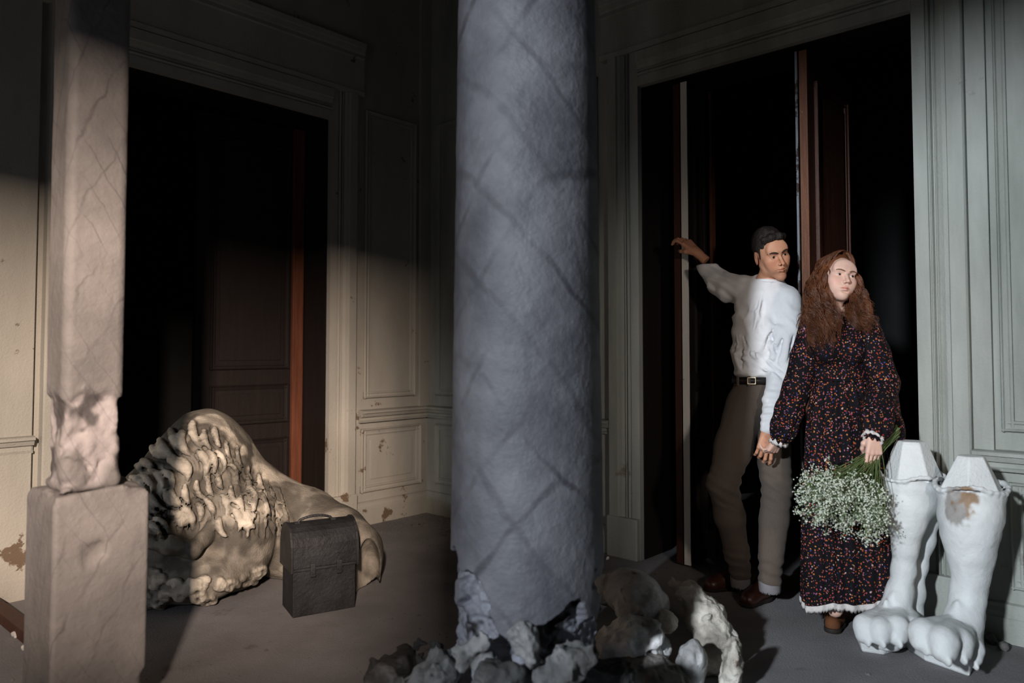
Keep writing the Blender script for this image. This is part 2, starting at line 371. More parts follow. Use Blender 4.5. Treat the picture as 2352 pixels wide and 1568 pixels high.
def wall_mesh(name, W, t_end, o0, o1, m):
    bm = bmesh.new()
    wbox(bm, W, -TH, o0, 0, HCEIL, -TH, 0); wbox(bm, W, o1, t_end, 0, HCEIL, -TH, 0); wbox(bm, W, o0, o1, LINT, HCEIL, -TH, 0)
    return props(done(name, bm, m), kind='structure', label=None)
wall_l = wall_mesh('wall_left', WL, 7.5, 0.89, 2.35, M_paint)
wall_r = wall_mesh('wall_right', WR, 7.5, 1.893, 3.351, M_paintR)
wall_l['label'] = 'left wall with peeling cream paint, dado panels and open doorway'
wall_r['label'] = 'right wall with grey green paint and the doorway the couple stand in'
def casing(name, W, o0, o1, m, label, left=True, right=True):
    bm = bmesh.new()
    sweep(bm, CAS, W.p(o0, 0, 0), W.p(o0, LINT + CW, 0), -W.t, W.n)
    sweep(bm, CAS, W.p(o1, 0, 0), W.p(o1, LINT + CW, 0), W.t, W.n)
    sweep(bm, CAS, W.p(o0 - .001, LINT, 0.002), W.p(o1 + .001, LINT, 0.002), UP, W.n)
    o = props(done(name, bm, m), label, kind='structure')
    for t0, t1 in ((o0 - CW - .004, o0 - .002), (o1 + .002, o1 + CW + .004)):
        bm = bmesh.new(); wbox(bm, W, t0, t1, 0, 0.235, 0, 0.068, 0.006); done('plinth_block', bm, m, o)
    bm = bmesh.new()
    fr = [(0, 0), (0, .05), (.03, .055), (.035, .04), (.26, .04), (.265, .055), (.29, .05), (.30, .055), (.33, .06), (.34, .065), (.37, .07), (.38, .0)]
    sweep(bm, fr, W.p(o0 - CW - .05, LINT + CW, 0), W.p(o1 + CW + .05, LINT + CW, 0), UP, W.n)
    done('frieze', bm, m, o)
    return o
casing('trim_1', WL, 0.89, 2.35, M_paint, 'moulded door casing around the left doorway')
casing('trim_2', WR, 1.893, 3.351, M_paintR, 'moulded door casing around the right doorway')
def rail(name, W, t0, t1, m, label):
    bm = bmesh.new(); sweep(bm, [(a + .705, b) for a, b in RAIL], W.p(t0, 0, 0), W.p(t1, 0, 0), UP, W.n)
    return props(done(name, bm, m), label, kind='structure')
def skirt(name, W, t0, t1, m, label):
    bm = bmesh.new(); sweep(bm, SKIRT, W.p(t0, 0, 0), W.p(t1, 0, 0), UP, W.n)
    return props(done(name, bm, m), label, kind='structure')
def panel(W, t0, t1, z0, z1, m, parent, name='panel', field=0.0):
    """picture-frame moulding with a slightly proud field"""
    bm = bmesh.new()
    sweep(bm, PANEL, W.p(t0, z0, 0), W.p(t1, z0, 0), UP, W.n)
    sweep(bm, PANEL, W.p(t0, z1, 0), W.p(t1, z1, 0), -UP, W.n)
    sweep(bm, PANEL, W.p(t0, z0, 0.001), W.p(t0, z1, 0.001), W.t, W.n)
    sweep(bm, PANEL, W.p(t1, z0, 0.001), W.p(t1, z1, 0.001), -W.t, W.n)
    if field: wbox(bm, W, t0 + .085, t1 - .085, z0 + .085, z1 - .085, 0, field, 0.003)
    return done(name, bm, m, parent)
L0 = 0.89 - CW; R0 = 1.893 - CW; R1 = 3.351 + CW
for nm, W, o0, o1, lb in (('trim_12', WL, .89, 2.35, 'near black lining added as the shade in the left doorway'), ('trim_13', WR, 1.893, 3.351, 'near black lining added as the shade in the right doorway')):
    bm = bmesh.new(); wbox(bm, W, o0 - .002, o0 + .006, 0, LINT, -TH, -.004); wbox(bm, W, o1 - .006, o1 + .002, 0, LINT, -TH, -.004); wbox(bm, W, o0, o1, LINT - .006, LINT + .002, -TH, -.004)
    props(done(nm, bm, M_wooddk), lb, kind='structure')  # near-black sheets over the reveals paint their shade
rail('trim_3', WL, 0.0, L0 - .05, M_paint, 'chair rail on the left wall beside the corner')
rail('trim_4', WR, 0.0, R0, M_paintR, 'chair rail on the right wall between the corner and the doorway')
rail('trim_5', WR, R1, 7.4, M_paintR, 'chair rail on the right wall behind the plaster paws')
rail('trim_6', WL, 2.35 + CW + .03, 7.4, M_paint, 'chair rail on the left wall behind the square pier')
skirt('baseboard_left', WL, 0.0, L0, M_paint, 'skirting board of the left wall by the corner')
skirt('baseboard_right', WR, 0.0, R0, M_paintR, 'skirting board of the right wall by the corner')
skirt('baseboard_front', WR, R1, 7.4, M_paintR, 'skirting board of the right wall behind the plaster paws')
skirt('baseboard_side', WL, 2.35 + CW, 7.4, M_paint, 'skirting board of the left wall behind the square pier')
panel(WL, .07, L0 - .07, .22, .66, M_paint, wall_l, field=.008)
panel(WL, .13, L0 - .09, .87, 2.9, M_paint, wall_l, 'upper_panel')
panel(WR, .10, .80, .22, .66, M_paintR, wall_r, field=.008); panel(WR, .90, R0 - .10, .22, .66, M_paintR, wall_r, field=.008)
panel(WR, .10, .80, .87, 2.9, M_paintR, wall_r, 'upper_panel'); panel(WR, .90, R0 - .10, .87, 2.9, M_paintR, wall_r, 'upper_panel')
panel(WR, R1 + .12, R1 + 1.2, .22, .66, M_paintR, wall_r, field=.008)
panel(WR, R1 + .10, R1 + 1.2, .87, 2.9, M_paintR, wall_r, 'upper_panel')
panel(WL, 2.35 + CW + .12, 4.0, .87, 2.9, M_paint, wall_l, 'upper_panel'); panel(WL, 2.35 + CW + .12, 4.0, .22, .66, M_paint, wall_l, field=.008)
# pilaster strips: beside the left doorway, in the corner, and right of the right doorway
for i, (W, t0, t1, m, z0, lb) in enumerate(((WL, 0.0, .10, M_paint, .79, 'narrow pilaster strip in the corner of the left wall'),
                                        (WR, R1, R1 + .075, M_paintR, .79, 'flat pilaster strip right of the doorway with the couple'),
                                        (WL, 2.35 + CW + .035, 2.35 + CW + .25, M_paint, .0, 'flat pilaster strip left of the left doorway'))):
    bm = bmesh.new(); wbox(bm, W, t0, t1, z0, HCEIL, 0, .03, .004); props(done('trim_%d' % (7 + i), bm, m), lb, kind='structure')
bm = bmesh.new()
for v in ((-9, -4), (9, -4), (9, 11), (-9, 11)): bm.verts.new((v[0], v[1], 0))
bm.faces.new(bm.verts); r = bmesh.ops.extrude_face_region(bm, geom=bm.faces[:])
bmesh.ops.translate(bm, verts=[v for v in r['geom'] if isinstance(v, bmesh.types.BMVert)], vec=(0, 0, -.1))
floor = props(done('floor', bm, M_floor), 'dusty grey brown floor strewn with plaster crumbs', kind='structure')
bm = bmesh.new()
wbox(bm, Wall(Vector((0, 0, 0)), Vector((1, 0, 0)), Vector((0, 1, 0))), -9, 9, HCEIL, HCEIL + .1, -4, 11)
props(done('ceiling', bm, M_ceil), 'shadowed plaster ceiling', kind='structure')
# unseen wall added behind the camera, its openings cut to shape the light beams
bm = bmesh.new(); WF = Wall(Vector((0, -1.0, 0)), Vector((1, 0, 0)), Vector((0, 1, 0)))
for t0, t1, z0, z1 in ((-6, -2.24, 0, HCEIL), (-1.16, -1.0, 0, HCEIL), (.06, 6, 0, HCEIL), (-2.24, -1.16, 0, .30), (-2.24, -1.16, 2.82, HCEIL), (-1.0, .06, 0, 1.95), (-1.0, .06, 2.57, HCEIL)):
    wbox(bm, WF, t0, t1, z0, z1, -.12, 0)
props(done('beam_shaping_wall', bm, M_upper), 'unseen wall added behind the camera to shape the light beams', kind='structure')
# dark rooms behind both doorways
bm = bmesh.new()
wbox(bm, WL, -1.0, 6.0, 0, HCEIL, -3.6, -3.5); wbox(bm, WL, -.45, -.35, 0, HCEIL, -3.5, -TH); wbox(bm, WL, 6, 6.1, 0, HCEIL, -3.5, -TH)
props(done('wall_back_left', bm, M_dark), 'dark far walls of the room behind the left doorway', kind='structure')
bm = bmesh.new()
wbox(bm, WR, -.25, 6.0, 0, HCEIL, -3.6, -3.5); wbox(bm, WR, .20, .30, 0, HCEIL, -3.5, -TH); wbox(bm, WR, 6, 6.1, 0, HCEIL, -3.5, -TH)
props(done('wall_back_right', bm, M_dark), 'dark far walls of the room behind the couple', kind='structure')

# ------------------------------------------------------------------ doors
def leaf(name, O, ax, nrm, w, h, th, m, medge, label, mpan=None):
    """door leaf: hinge-free slab from O along ax, thickness along nrm, with raised panels"""
    W = Wall(O, ax, nrm)
    bm = bmesh.new(); wbox(bm, W, 0.004, w, 0.02, h, 0, th, 0.003)
    o = props(done(name, bm, m), label, kind='structure')
    bm = bmesh.new(); wbox(bm, W, -0.004, 0.004, 0.02, h, 0, th, 0.0015); done('edge_strip', bm, medge, o)
    for z0, z1 in ((.16, .62), (.72, .98), (1.08, h - .14)):
        for n0, sg in ((th, 1), (0, -1)):
            W2 = Wall(W.p(0, 0, n0), ax, nrm * sg)
            bm = bmesh.new(); a, b = .09, w - .09
            if b - a < .1: a, b = .05, w - .05
            PR = [(x * .7, y * .8) for x, y in PANEL]
            sweep(bm, PR, W2.p(a, z0, 0), W2.p(b, z0, 0), UP, W2.n); sweep(bm, PR, W2.p(a, z1, 0), W2.p(b, z1, 0), -UP, W2.n)
            sweep(bm, PR, W2.p(a, z0, .0005), W2.p(a, z1, .0005), W2.t, W2.n); sweep(bm, PR, W2.p(b, z0, .0005), W2.p(b, z1, .0005), -W2.t, W2.n)
            wbox(bm, W2, a + .06, b - .06, z0 + .06, z1 - .06, -.002, .008, .002)
            done('door_panel', bm, mpan or m, o)
    return o
DH = 2.73
# left doorway: right-hand leaf standing closed at the back of the reveal, left one swung into the dark room
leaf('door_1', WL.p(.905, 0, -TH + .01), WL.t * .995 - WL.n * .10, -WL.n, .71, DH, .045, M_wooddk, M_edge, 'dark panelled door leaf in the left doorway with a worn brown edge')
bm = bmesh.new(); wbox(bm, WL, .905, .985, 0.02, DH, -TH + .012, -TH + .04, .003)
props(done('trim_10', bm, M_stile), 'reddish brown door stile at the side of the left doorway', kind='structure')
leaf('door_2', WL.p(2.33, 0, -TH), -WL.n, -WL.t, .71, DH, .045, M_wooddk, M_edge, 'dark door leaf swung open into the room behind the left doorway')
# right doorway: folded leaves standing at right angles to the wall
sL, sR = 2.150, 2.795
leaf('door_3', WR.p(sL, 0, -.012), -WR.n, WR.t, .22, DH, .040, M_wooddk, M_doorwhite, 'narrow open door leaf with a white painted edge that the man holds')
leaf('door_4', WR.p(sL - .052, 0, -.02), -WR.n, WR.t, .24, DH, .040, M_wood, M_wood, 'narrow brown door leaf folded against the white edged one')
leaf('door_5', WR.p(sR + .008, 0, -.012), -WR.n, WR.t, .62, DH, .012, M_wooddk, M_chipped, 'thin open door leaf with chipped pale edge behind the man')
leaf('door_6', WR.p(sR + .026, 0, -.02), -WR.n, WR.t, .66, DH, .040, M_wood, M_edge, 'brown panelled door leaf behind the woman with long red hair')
bm = bmesh.new(); wbox(bm, WR, sL + .045, sL + .062, 0.02, DH, -.30, -.255, .002); props(done('trim_11', bm, M_edge), 'orange brown wooden strip hanging behind the white edged door leaf', kind='structure')

# ------------------------------------------------------------------ round column in the middle
def column():
    cx, cy = 0.047, 2.36
    nz, na = 620, 300
    z = np.concatenate([np.linspace(-0.01, .75, 380), np.linspace(.754, HCEIL, nz - 380)])
    a = np.linspace(0, 2 * np.pi, na, endpoint=False)
    Z, A = np.meshgrid(z, a, indexing='ij')
    rad = 0.247 - 0.0115 * Z
    pt = np.stack([.24 * np.cos(A), .24 * np.sin(A), Z], -1)
    nn = fbm(pt, 5.5, 3); n2 = fbm(pt, 14, 3); n3 = fbm(pt, 45, 2)
    # lost plaster: more the lower one goes
    edge = .47 + .24 * nn + .10 * fbm(pt + 9, 4, 2)
    scar = np.exp(-((A - (math.pi * 1.5 - .78)) / .16) ** 2 * 1.0) * smst(.62 - Z, 0, .12) * .30
    k = smst(edge + scar + .10 * n2 - Z, -.010, .010)
    ext = smst(.22 - Z + .05 * nn, 0, .16)
    r = rad - k * (.034 + .024 * n2 + .012 * n3) + (1 - k) * (.002 * n2) + ext * (.03 + .05 * n2 * k + .02 * n3)
    V = np.stack([cx + r * np.cos(A), cy + r * np.sin(A), Z], -1).reshape(-1, 3)
    i = np.arange(nz - 1)[:, None] * na; j = np.arange(na)[None, :]; j1 = (j + 1) % na
    Q = np.stack([i + j, i + j1, i + na + j1, i + na + j], -1).reshape(-1, 4)
    dark = smst(fbm(pt + 4, 8, 3) + .25 * n3, -.12, .10)
    core = np.stack([.22 + 2.6 * dark, .20 + 2.7 * dark, .20 + 2.8 * dark], -1)
    col = (1 - k[..., None]) * (1 + .12 * nn[..., None]) + k[..., None] * core * .62
    root = empty('round_column', (cx, cy, 0), 'thick round grey faux marble column with broken plaster base in the middle of the hall', 'column', kind='thing')
    lumpy_obj('shaft', V, Q, M_marble, root, col.reshape(-1, 3))
    return root
column()

# ------------------------------------------------------------------ square pier on the left
def pier():
    root = empty('square_pier', (-1.36, 2.42, 0), 'square marbled pier with a chipped shaft on a tall block base', 'pillar', kind='thing')
    n = P(125, 1115, 2.22); n.z = 0      # near corner of the base block
    w = .277
    c = n - d * 0 + e * (w / 2) - d * (w / 2)
    def slab(name, cc, hw, z0, z1, h, rad, fn, colfn):
        rot = [[d.x, e.x, 0], [d.y, e.y, 0], [0, 0, 1]]
        m = hw * 1.45 + .02
        F = Field((cc.x - m, cc.y - m, z0 - .02), (cc.x + m, cc.y + m, z1 + .02), h)
        F.rbox((cc.x, cc.y, (z0 + z1) / 2), (hw, hw, (z1 - z0) / 2), rad, 0, rot)
        F.disp(fn, .06)
        return field_obj(name, F, M_pier, root, colfn)
    def fnb(p):
        top = smst(p[:, 2], .74, .79)
        return .002 * fbm(p, 6, 3) + top * (.012 + .02 * fbm(p, 14, 3)) + .016 * smst(fbm(p + 3, 7, 3), .45, .6)
    slab('block_base', c, w / 2, 0, .785, .0085, .008, fnb, lambda V: 1 + .10 * fbm(V, 5, 3)[:, None] * np.ones((1, 3)))
    hs = .090; cc = n + e * (hs + .022) - d * (hs + .020)
    def m_(p):
        zc = smst(p[:, 2], .78, .84) * 1; 
        band = smst(p[:, 2] + .05 * fbm(p + 5, 7, 3), .77, .80) * smst(1.085 - p[:, 2] + .06 * fbm(p + 5, 9, 3), 0, .03)
        return band * smst(fbm(p + 2, 8, 3), -.32, -.05)
    fnS = lambda p: .0015 * fbm(p, 6, 3) + m_(p) * (.010 + .020 * np.abs(fbm(p, 17, 4))) - .012 * (m_(p) > 0) * smst(fbm(p + 7, 12, 2), .2, .5)
    def colS(V):
        m = m_(V)[:, None]; g = smst(fbm(V, 15, 3), -.25, .05)[:, None]
        return (1 + .08 * fbm(V, 4, 3)[:, None]) * (1 - m) + m * (.45 + 1.25 * g) * np.array([[.98, .95, .98]])
    slab('shaft', cc, hs, .775, HCEIL, .0062, .028, fnS, colS)
pier()

# ------------------------------------------------------------------ toppled plaster head
def head_sculpture():
    lo, hi = (-2.55, 3.05, -.02), (-.55, 4.75, 1.0)
    F = Field(lo, hi, .0085)
    rg = np.random.default_rng(3)
    Pp = lambda x, y, Y: np.array(P(x, y, Y))
    # masses: crown and hair, cheek, jaw, beard, neck running back to the right and down
    F.ell(Pp(440, 1120, 3.86), (.27, .24, .30), .06)
    F.ell(Pp(470, 1080, 4.0), (.24, .25, .33), .08)
    F.ell(Pp(380, 1150, 3.75), (.24, .20, .20), .06)
    F.ell(Pp(530, 1230, 3.78), (.22, .19, .28), .06)
    F.ell(Pp(430, 1320, 3.62), (.27, .18, .13), .06)
    F.ell(Pp(330, 1250, 3.60), (.20, .17, .20), .05)
    F.ell(Pp(300, 1350, 3.62), (.24, .2, .13), .05)
    F.path([Pp(500, 1090, 4.05), Pp(600, 1160, 4.1), Pp(700, 1200, 4.1), Pp(775, 1235, 3.95), Pp(815, 1270, 3.85), Pp(838, 1330, 3.78)], [.22, .17, .165, .14, .12, .07], .10)
    F.path([Pp(560, 1190, 4.0), Pp(650, 1250, 4.05), Pp(740, 1290, 3.98)], [.2, .16, .12], .08)
    # hollow of the eye / mouth at the left of the face
    F.path([Pp(318, 1268, 3.34), Pp(365, 1283, 3.37), Pp(415, 1300, 3.46)], [.045, .040, .018], .02, sub=True)
    F.path([Pp(330, 1240, 3.40), Pp(390, 1252, 3.42), Pp(440, 1262, 3.48), Pp(470, 1235, 3.56), Pp(490, 1195, 3.60)], [.034, .040, .036, .03, .02], .035)
    # locks of hair : curved tapering ridges following the surface
    def proj(px, py, Y0=3.0):
        # march along the viewing ray until the surface
        o = np.array([0, 0, HC]); t = np.array(P(px, py, 1.0)) - o
        for Y in np.arange(3.1, 4.6, .01):
            q = o + t * Y; ix = np.round((q - F.lo) / F.h).astype(int)
            if np.all(ix >= 0) and np.all(ix < F.n) and base[ix[0], ix[1], ix[2]] < 0: return q
        return None
    base = F.f.copy(); grooves = []
    def lock(pts, r0, r1, k=.004, out=.016, sub=False):
        q = [proj(*p) for p in pts]; q = [x for x in q if x is not None]
        if len(q) < 2: return
        q = [x + np.array([0, -out, 0]) for x in q]
        n = len(q)
        if not sub and n > 4:
            a_ = np.array([p_[0] for p_ in pts]); b_ = np.array([p_[1] for p_ in pts]); ta, tb = np.gradient(a_), np.gradient(b_); L_ = np.hypot(ta, tb) + 1e-6
            for sg in (-1, 1):
                w_ = sg * r0 * 470 * 1.0
                g_ = [proj(x - w_ * v / l, y + w_ * u / l) for x, y, u, v, l in zip(a_, b_, ta, tb, L_)]; g_ = [x for x in g_ if x is not None]
                if len(g_) > 3: grooves.append(g_)
        F.path(q, [(r0 + (r1 - r0) * abs(2 * i / (n - 1) - .7) ** 1.3) for i in range(n)], k, sub)
    def curve(x, y, L, ang, bend, n=9):
        pts = []; a = ang
        for i in range(n):
            pts.append((x, y)); x += L / n * math.cos(a); y += L / n * math.sin(a); a += bend / n
        return pts
    # locks in tiers flowing down from the crown
    xt = [290, 330, 370, 400, 450, 500, 550, 590, 640]; yt = [1035, 1008, 990, 980, 962, 978, 1022, 1075, 1120]; yb = [1150, 1205, 1190, 1180, 1200, 1190, 1200, 1190, 1210]
    for ci, x0 in enumerate(np.arange(296, 600, 25)):
        x = float(x0); y = np.interp(x, xt, yt) + 6 + (ci % 2) * 14; k = ci
        while y < np.interp(x, xt, yb):
            big_ = 1.25 if y < 1060 and x < 470 else 1.0; L = rg.uniform(50, 66) * big_; sg = 1 if (k + ci) % 2 else -1
            lock(curve(x, y, L, (1.25 if x > 400 else .85) - .5 * sg, 1.5 * sg + rg.uniform(-.3, .3), 8), .0205 * big_, .010)
            x += rg.uniform(-4, 12); y += L * .88; k += 1
    for i in range(12):    # shallow flutes running back over the neck
        x = 560 + 9 * i; y = 1075 + (x - 560) * .62 + (i % 3) * 30
        lock(curve(x, y, rg.uniform(70, 120), rg.uniform(1.2, 1.6), rg.uniform(-.5, .2), 7), .013, .006, .02, .004)
    # beard: spiral curls in rows
    for ri, yy in enumerate((1322, 1350, 1378)):
        for ci, xx in enumerate(np.arange(338 + 14 * (ri % 2), 615, 33)):
            x = xx + rg.uniform(-5, 5); y = yy + rg.uniform(-5, 5) + 12 * math.sin((xx - 330) / 90.) - (14 if xx > 570 else 0) + (10 if 380 < xx < 560 else -6)
            r = rg.uniform(14, 18); a0 = rg.uniform(0, 6.28); sg = rg.choice([-1, 1])
            pts = [(x + (r * (1 - .8 * t)) * math.cos(a0 + sg * t * 6.5), y + .85 * (r * (1 - .8 * t)) * math.sin(a0 + sg * t * 6.5)) for t in np.linspace(0, 1, 14)]
            q = [proj(*p_) for p_ in pts]; q = [v - np.array([0, .014, 0]) for v in q if v is not None]
            if len(q) > 6: F.path([tuple(v) for v in q], list(np.linspace(.017, .010, len(q))), .004)
    for g_ in grooves: F.path([tuple(x + np.array([0, -.002, 0])) for x in g_], [.0085] * len(g_), .005, sub=True)
    F.disp(lambda p: .004 * fbm(p, 16, 3) + .003 * fbm(p, 5, 2), .05)
    x, y, z = F.grid()
    F.f = np.maximum(F.f, -(z - .0))
    # the neck ends in a hollow broken rim over the floor
    q = P(842, 1318, 3.78); F.ell((q.x + .01, q.y - .01, .10), (.06, .09, .16), .01, sub=True)
    V, Q = F.mesh()
    # curvature-free wear: rubbed ridges are paler, hollows keep the grime
    g = np.gradient(F.f) if False else None
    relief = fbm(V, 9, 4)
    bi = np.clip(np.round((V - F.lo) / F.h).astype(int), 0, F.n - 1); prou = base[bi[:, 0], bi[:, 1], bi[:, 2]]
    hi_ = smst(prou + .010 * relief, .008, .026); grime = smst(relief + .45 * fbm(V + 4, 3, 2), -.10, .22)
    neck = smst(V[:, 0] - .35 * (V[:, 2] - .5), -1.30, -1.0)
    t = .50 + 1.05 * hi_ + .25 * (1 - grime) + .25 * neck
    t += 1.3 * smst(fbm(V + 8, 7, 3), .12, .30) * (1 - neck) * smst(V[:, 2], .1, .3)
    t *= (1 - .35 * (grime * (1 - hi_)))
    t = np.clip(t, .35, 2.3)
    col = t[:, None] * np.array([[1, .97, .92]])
    root = empty('fallen_statue', tuple(P(470, 1400, 3.8).xy) + (0,), 'toppled giant plaster head with curly hair and beard lying behind the black case', 'sculpture')
    lumpy_obj('carved_head', V, Q, M_lion, root, col)
head_sculpture()

# ------------------------------------------------------------------ black domed case
def case():
    a = G(672, 1420); b = G(816, 1394)
    ax = (b - a); w = ax.length; ax.normalize(); ay = Vector((-ax.y, ax.x, 0)); dp = .20
    root = empty('domed_case', a + ax * w / 2 + ay * dp / 2, 'old black domed travelling case with scuffed lid standing before the plaster head', 'case')
    W = Wall(a, ax, -ay)
    def prof(k=0.0, z0=0.0):
        pts = [(k, z0), (k, .27)]
        for i in range(1, 12):
            t = math.pi * i / 12; pts.append((dp / 2 - (dp / 2 - k) * math.cos(t), .262 + (.140 - k) * math.sin(t) ** .75))
        pts += [(dp - k, .27), (dp - k, z0)]
        return pts
    def loft(name, pts, t0, t1, m, bev=.004):
        bm = bmesh.new(); sweep(bm, pts, W.p(t0, 0, 0), W.p(t1, 0, 0), ay, UP)
        bmesh.ops.recalc_face_normals(bm, faces=bm.faces[:])
        o = done(name, bm, m, root)
        md = o.modifiers.new('b', 'BEVEL'); md.width = bev; md.segments = 2; md.angle_limit = R_(40)
        return o
    loft('body', [(0, 0), (0, .262), (dp, .262), (dp, 0)], 0, w, M_case)
    lid = [(y, z) for y, z in prof(-.004, .215)]
    loft('lid', lid, -.006, w + .006, M_case)
    for t in (-.012, w + .002):
        pr = [(y, z) for y, z in prof(-.010, .200)]
        loft('end_band', pr, t, t + .012, M_caseedge, .002)
    # seam flap, latch, handle
    bm = bmesh.new(); wbox(bm, W, .0, w, .205, .216, .004, .010, .002); done('lid_edge', bm, M_caseedge, root)
    for t in (.30, .72): 
        bm = bmesh.new(); wbox(bm, W, w * t - .012, w * t + .012, .175, .235, .008, .016, .003); o = done('latch', bm, M_caseedge, root)
        bm = bmesh.new(); wbox(bm, W, w * t - .006, w * t + .006, .19, .205, .014, .022, .002); done('latch_pin', bm, M_metal if False else M_caseedge, o)
    F = Field((-.12, -.03, -.02), (.12, .03, .05), .003)
    pts = [(-.085 + .17 * i / 12, 0, .028 * math.sin(math.pi * i / 12) ** .5) for i in range(13)]
    F.path(pts, [.006] * 13, .002)
    M = Matrix((( ax.x, ay.x, 0, 0), (ax.y, ay.y, 0, 0), (0, 0, 1, 0), (0, 0, 0, 1))); tp = a + ax * (w * .42) + ay * (dp * .45); M.translation = (tp.x, tp.y, .402)
    field_obj('handle', F, M_caseedge, root, None, M)
    for t in (w * .42 - .085, w * .42 + .085):
        bm = bmesh.new(); wbox(bm, Wall(a, ax, ay), t - .012, t + .012, .394, .409, dp * .45 - .012, dp * .45 + .012, .002); done('handle_mount', bm, M_caseedge, root)
case()

# ------------------------------------------------------------------ white plaster paws
def paw(name, label, spec):
    s = spec; Y = s['Y']
    pts = [P(x, y, Y + dy) for x, y, r, dy in s['leg']]
    lo = Vector((min(p.x for p in pts) - .32, Y - .42, -.02)); hi = Vector((max(p.x for p in pts) + .25, Y + .32, 1.0))
    F = Field(lo, hi, .0062)
    F.path([tuple(p) for p in pts], [r for x, y, r, dy in s['leg']], .03)
    F.path([tuple(P(x, y, Y + dy)) for x, y, r, dy in s['back']], [r for x, y, r, dy in s['back']], .035)
    for (x, y, r, dy) in s['tendon']: F.ell(P(x, y, Y + dy), (r * .6, r * .6, r * 2.6), .02)
    for (x0, y0, x1, y1, r, dy) in s['toes']:
        a, b = P(x0, y0, Y + dy + .10), P(x1, y1, Y + dy)
        F.cone(a, b, r * .75, r, .012)
        F.ell(b + Vector((-.2 * r, -.35 * r, -.55 * r)), (r * .8, r * .85, r * .75), .012)
        F.ell(b + Vector((-.3 * r, -1.0 * r, -.95 * r)), (r * .22, r * .4, r * .4), .006)     # claw
    # flared rim
    rx, ry, rr, rdy = s['rim']; c = P(rx, ry, Y + rdy)
    for i in range(28):
        t0, t1 = 2 * math.pi * i / 28, 2 * math.pi * (i + 1) / 28
        q = [c + Vector((rr * math.cos(t), rr * math.sin(t) * .9, .012 * math.sin(3 * t + s['ph']) + .002 * math.sin(9 * t))) for t in (t0, t1)]
        F.cone(q[0], q[1], .0065, .0065, .014)
    F.ell(c + Vector((0, 0, -.035)), (rr * .96, rr * .88, .050), .02); F.ell(c + Vector((0, 0, -.095)), (rr * .84, rr * .78, .085), .03)
    gx_, gy_, gz_ = F.grid(); hot = np.sqrt((gx_ - c.x) ** 2 + (gy_ - c.y) ** 2) < rr * .90
    F.f = np.where(hot, np.maximum(F.f, gz_ - (c.z - .006)), F.f)
    if s.get('wound'):
        wx, wy = s['wound']; q = P(wx, wy, Y - .115)
        F.path([q + Vector((0, 0, .07)), q, q + Vector((.01, 0, -.08))], [.018, .042, .022], .012, sub=True)
    F.disp(lambda p: .0035 * fbm(p, 9, 3) + .003 * fbm(p, 25, 2) + (.018 * np.exp(-(((p - np.array(P(*s['wound'], Y - .11))) / [.06, .08, .10]) ** 2).sum(1)) * fbm(p, 30, 3) if s.get('wound') else 0), .04)
    F.cut_below(.03)
    def cf(V):
        col = np.ones((len(V), 3)) * (1 + .06 * fbm(V, 6, 3)[:, None])
        if s.get('wound'):
            w = np.exp(-(((V - np.array(P(*s['wound'], Y - .10))) / [.060, .10, .105]) ** 2).sum(1)) + .55 * fbm(V, 18, 4)
            w = smst(w, .40, .6)[:, None]; b = smst(fbm(V + 3, 22, 3) + 1.2 * np.exp(-((V[:, 0] - P(2204, 1160, Y).x) / .035) ** 2) - .6, -.1, .2)[:, None]
            col = col * (1 - w) + w * (b * np.array([[.42, .27, .17]]) + (1 - b) * np.array([[.48, .44, .42]]))
        gx = s.get('grime')
        if gx:
            w = smst(np.exp(-(((V - np.array(P(gx[0], gx[1], Y))) / [.06, .3, .07]) ** 2).sum(1)) + .3 * fbm(V, 22, 3), .35, .8)[:, None]
            col = col * (1 - .75 * w)
        return col
    root = empty(name, (c.x, c.y, 0), label, 'sculpture', group=None)
    field_obj('leg', F, M_white, root, cf)
    # faceted plug standing in the rim
    bm = bmesh.new(); n = 6; z0, z1 = c.z - .012, P(rx, s['plug'][0], Y + rdy).z
    ring = []
    for z, r_, ox in ((z0, s['plug'][1] * 1.12, 0), (z1 - .012, s['plug'][2], .0), (z1, s['plug'][2] * .86, .0)):
        ring.append([bm.verts.new((c.x + s['plug'][3] * (z - z0) + r_ * math.cos(2 * math.pi * (i + .35) / n + s['prot']), c.y + r_ * .9 * math.sin(2 * math.pi * (i + .35) / n + s['prot']), z)) for i in range(n)])
    for A_, B_ in zip(ring, ring[1:]):
        for i in range(n): bm.faces.new((A_[i], A_[(i + 1) % n], B_[(i + 1) % n], B_[i]))
    bm.faces.new(ring[-1])
    o = done('faceted_plug', bm, M_white2, root); md = o.modifiers.new('b', 'BEVEL'); md.width = .004; md.segments = 2
    # slab under the toes
    bm = bmesh.new(); lowp = [G(x, y) for x, y in s['slab']]
    cc = sum(lowp, Vector()) / len(lowp)
    bot = [bm.verts.new((p.x * .92 + cc.x * .08, p.y * .92 + cc.y * .08, 0)) for p in lowp]; top = [bm.verts.new((p.x, p.y, s['slabh'][i])) for i, p in enumerate(lowp)]
    k = len(lowp)
    for i in range(k): bm.faces.new((bot[i], bot[(i + 1) % k], top[(i + 1) % k], top[i]))
    bm.faces.new(top); bm.faces.new(bot[::-1])
    o = done('slab', bm, M_white2, root); md = o.modifiers.new('b', 'BEVEL'); md.width = .008; md.segments = 2
M_white2 = mat('white_plaster_plain', (0.72, 0.74, 0.74), (0.58, 0.60, 0.60), 7, 0.55, 0.4, 90, patch=(0.35, 0.34, 0.33), pscale=9, pth=0.68, pw=0.05)
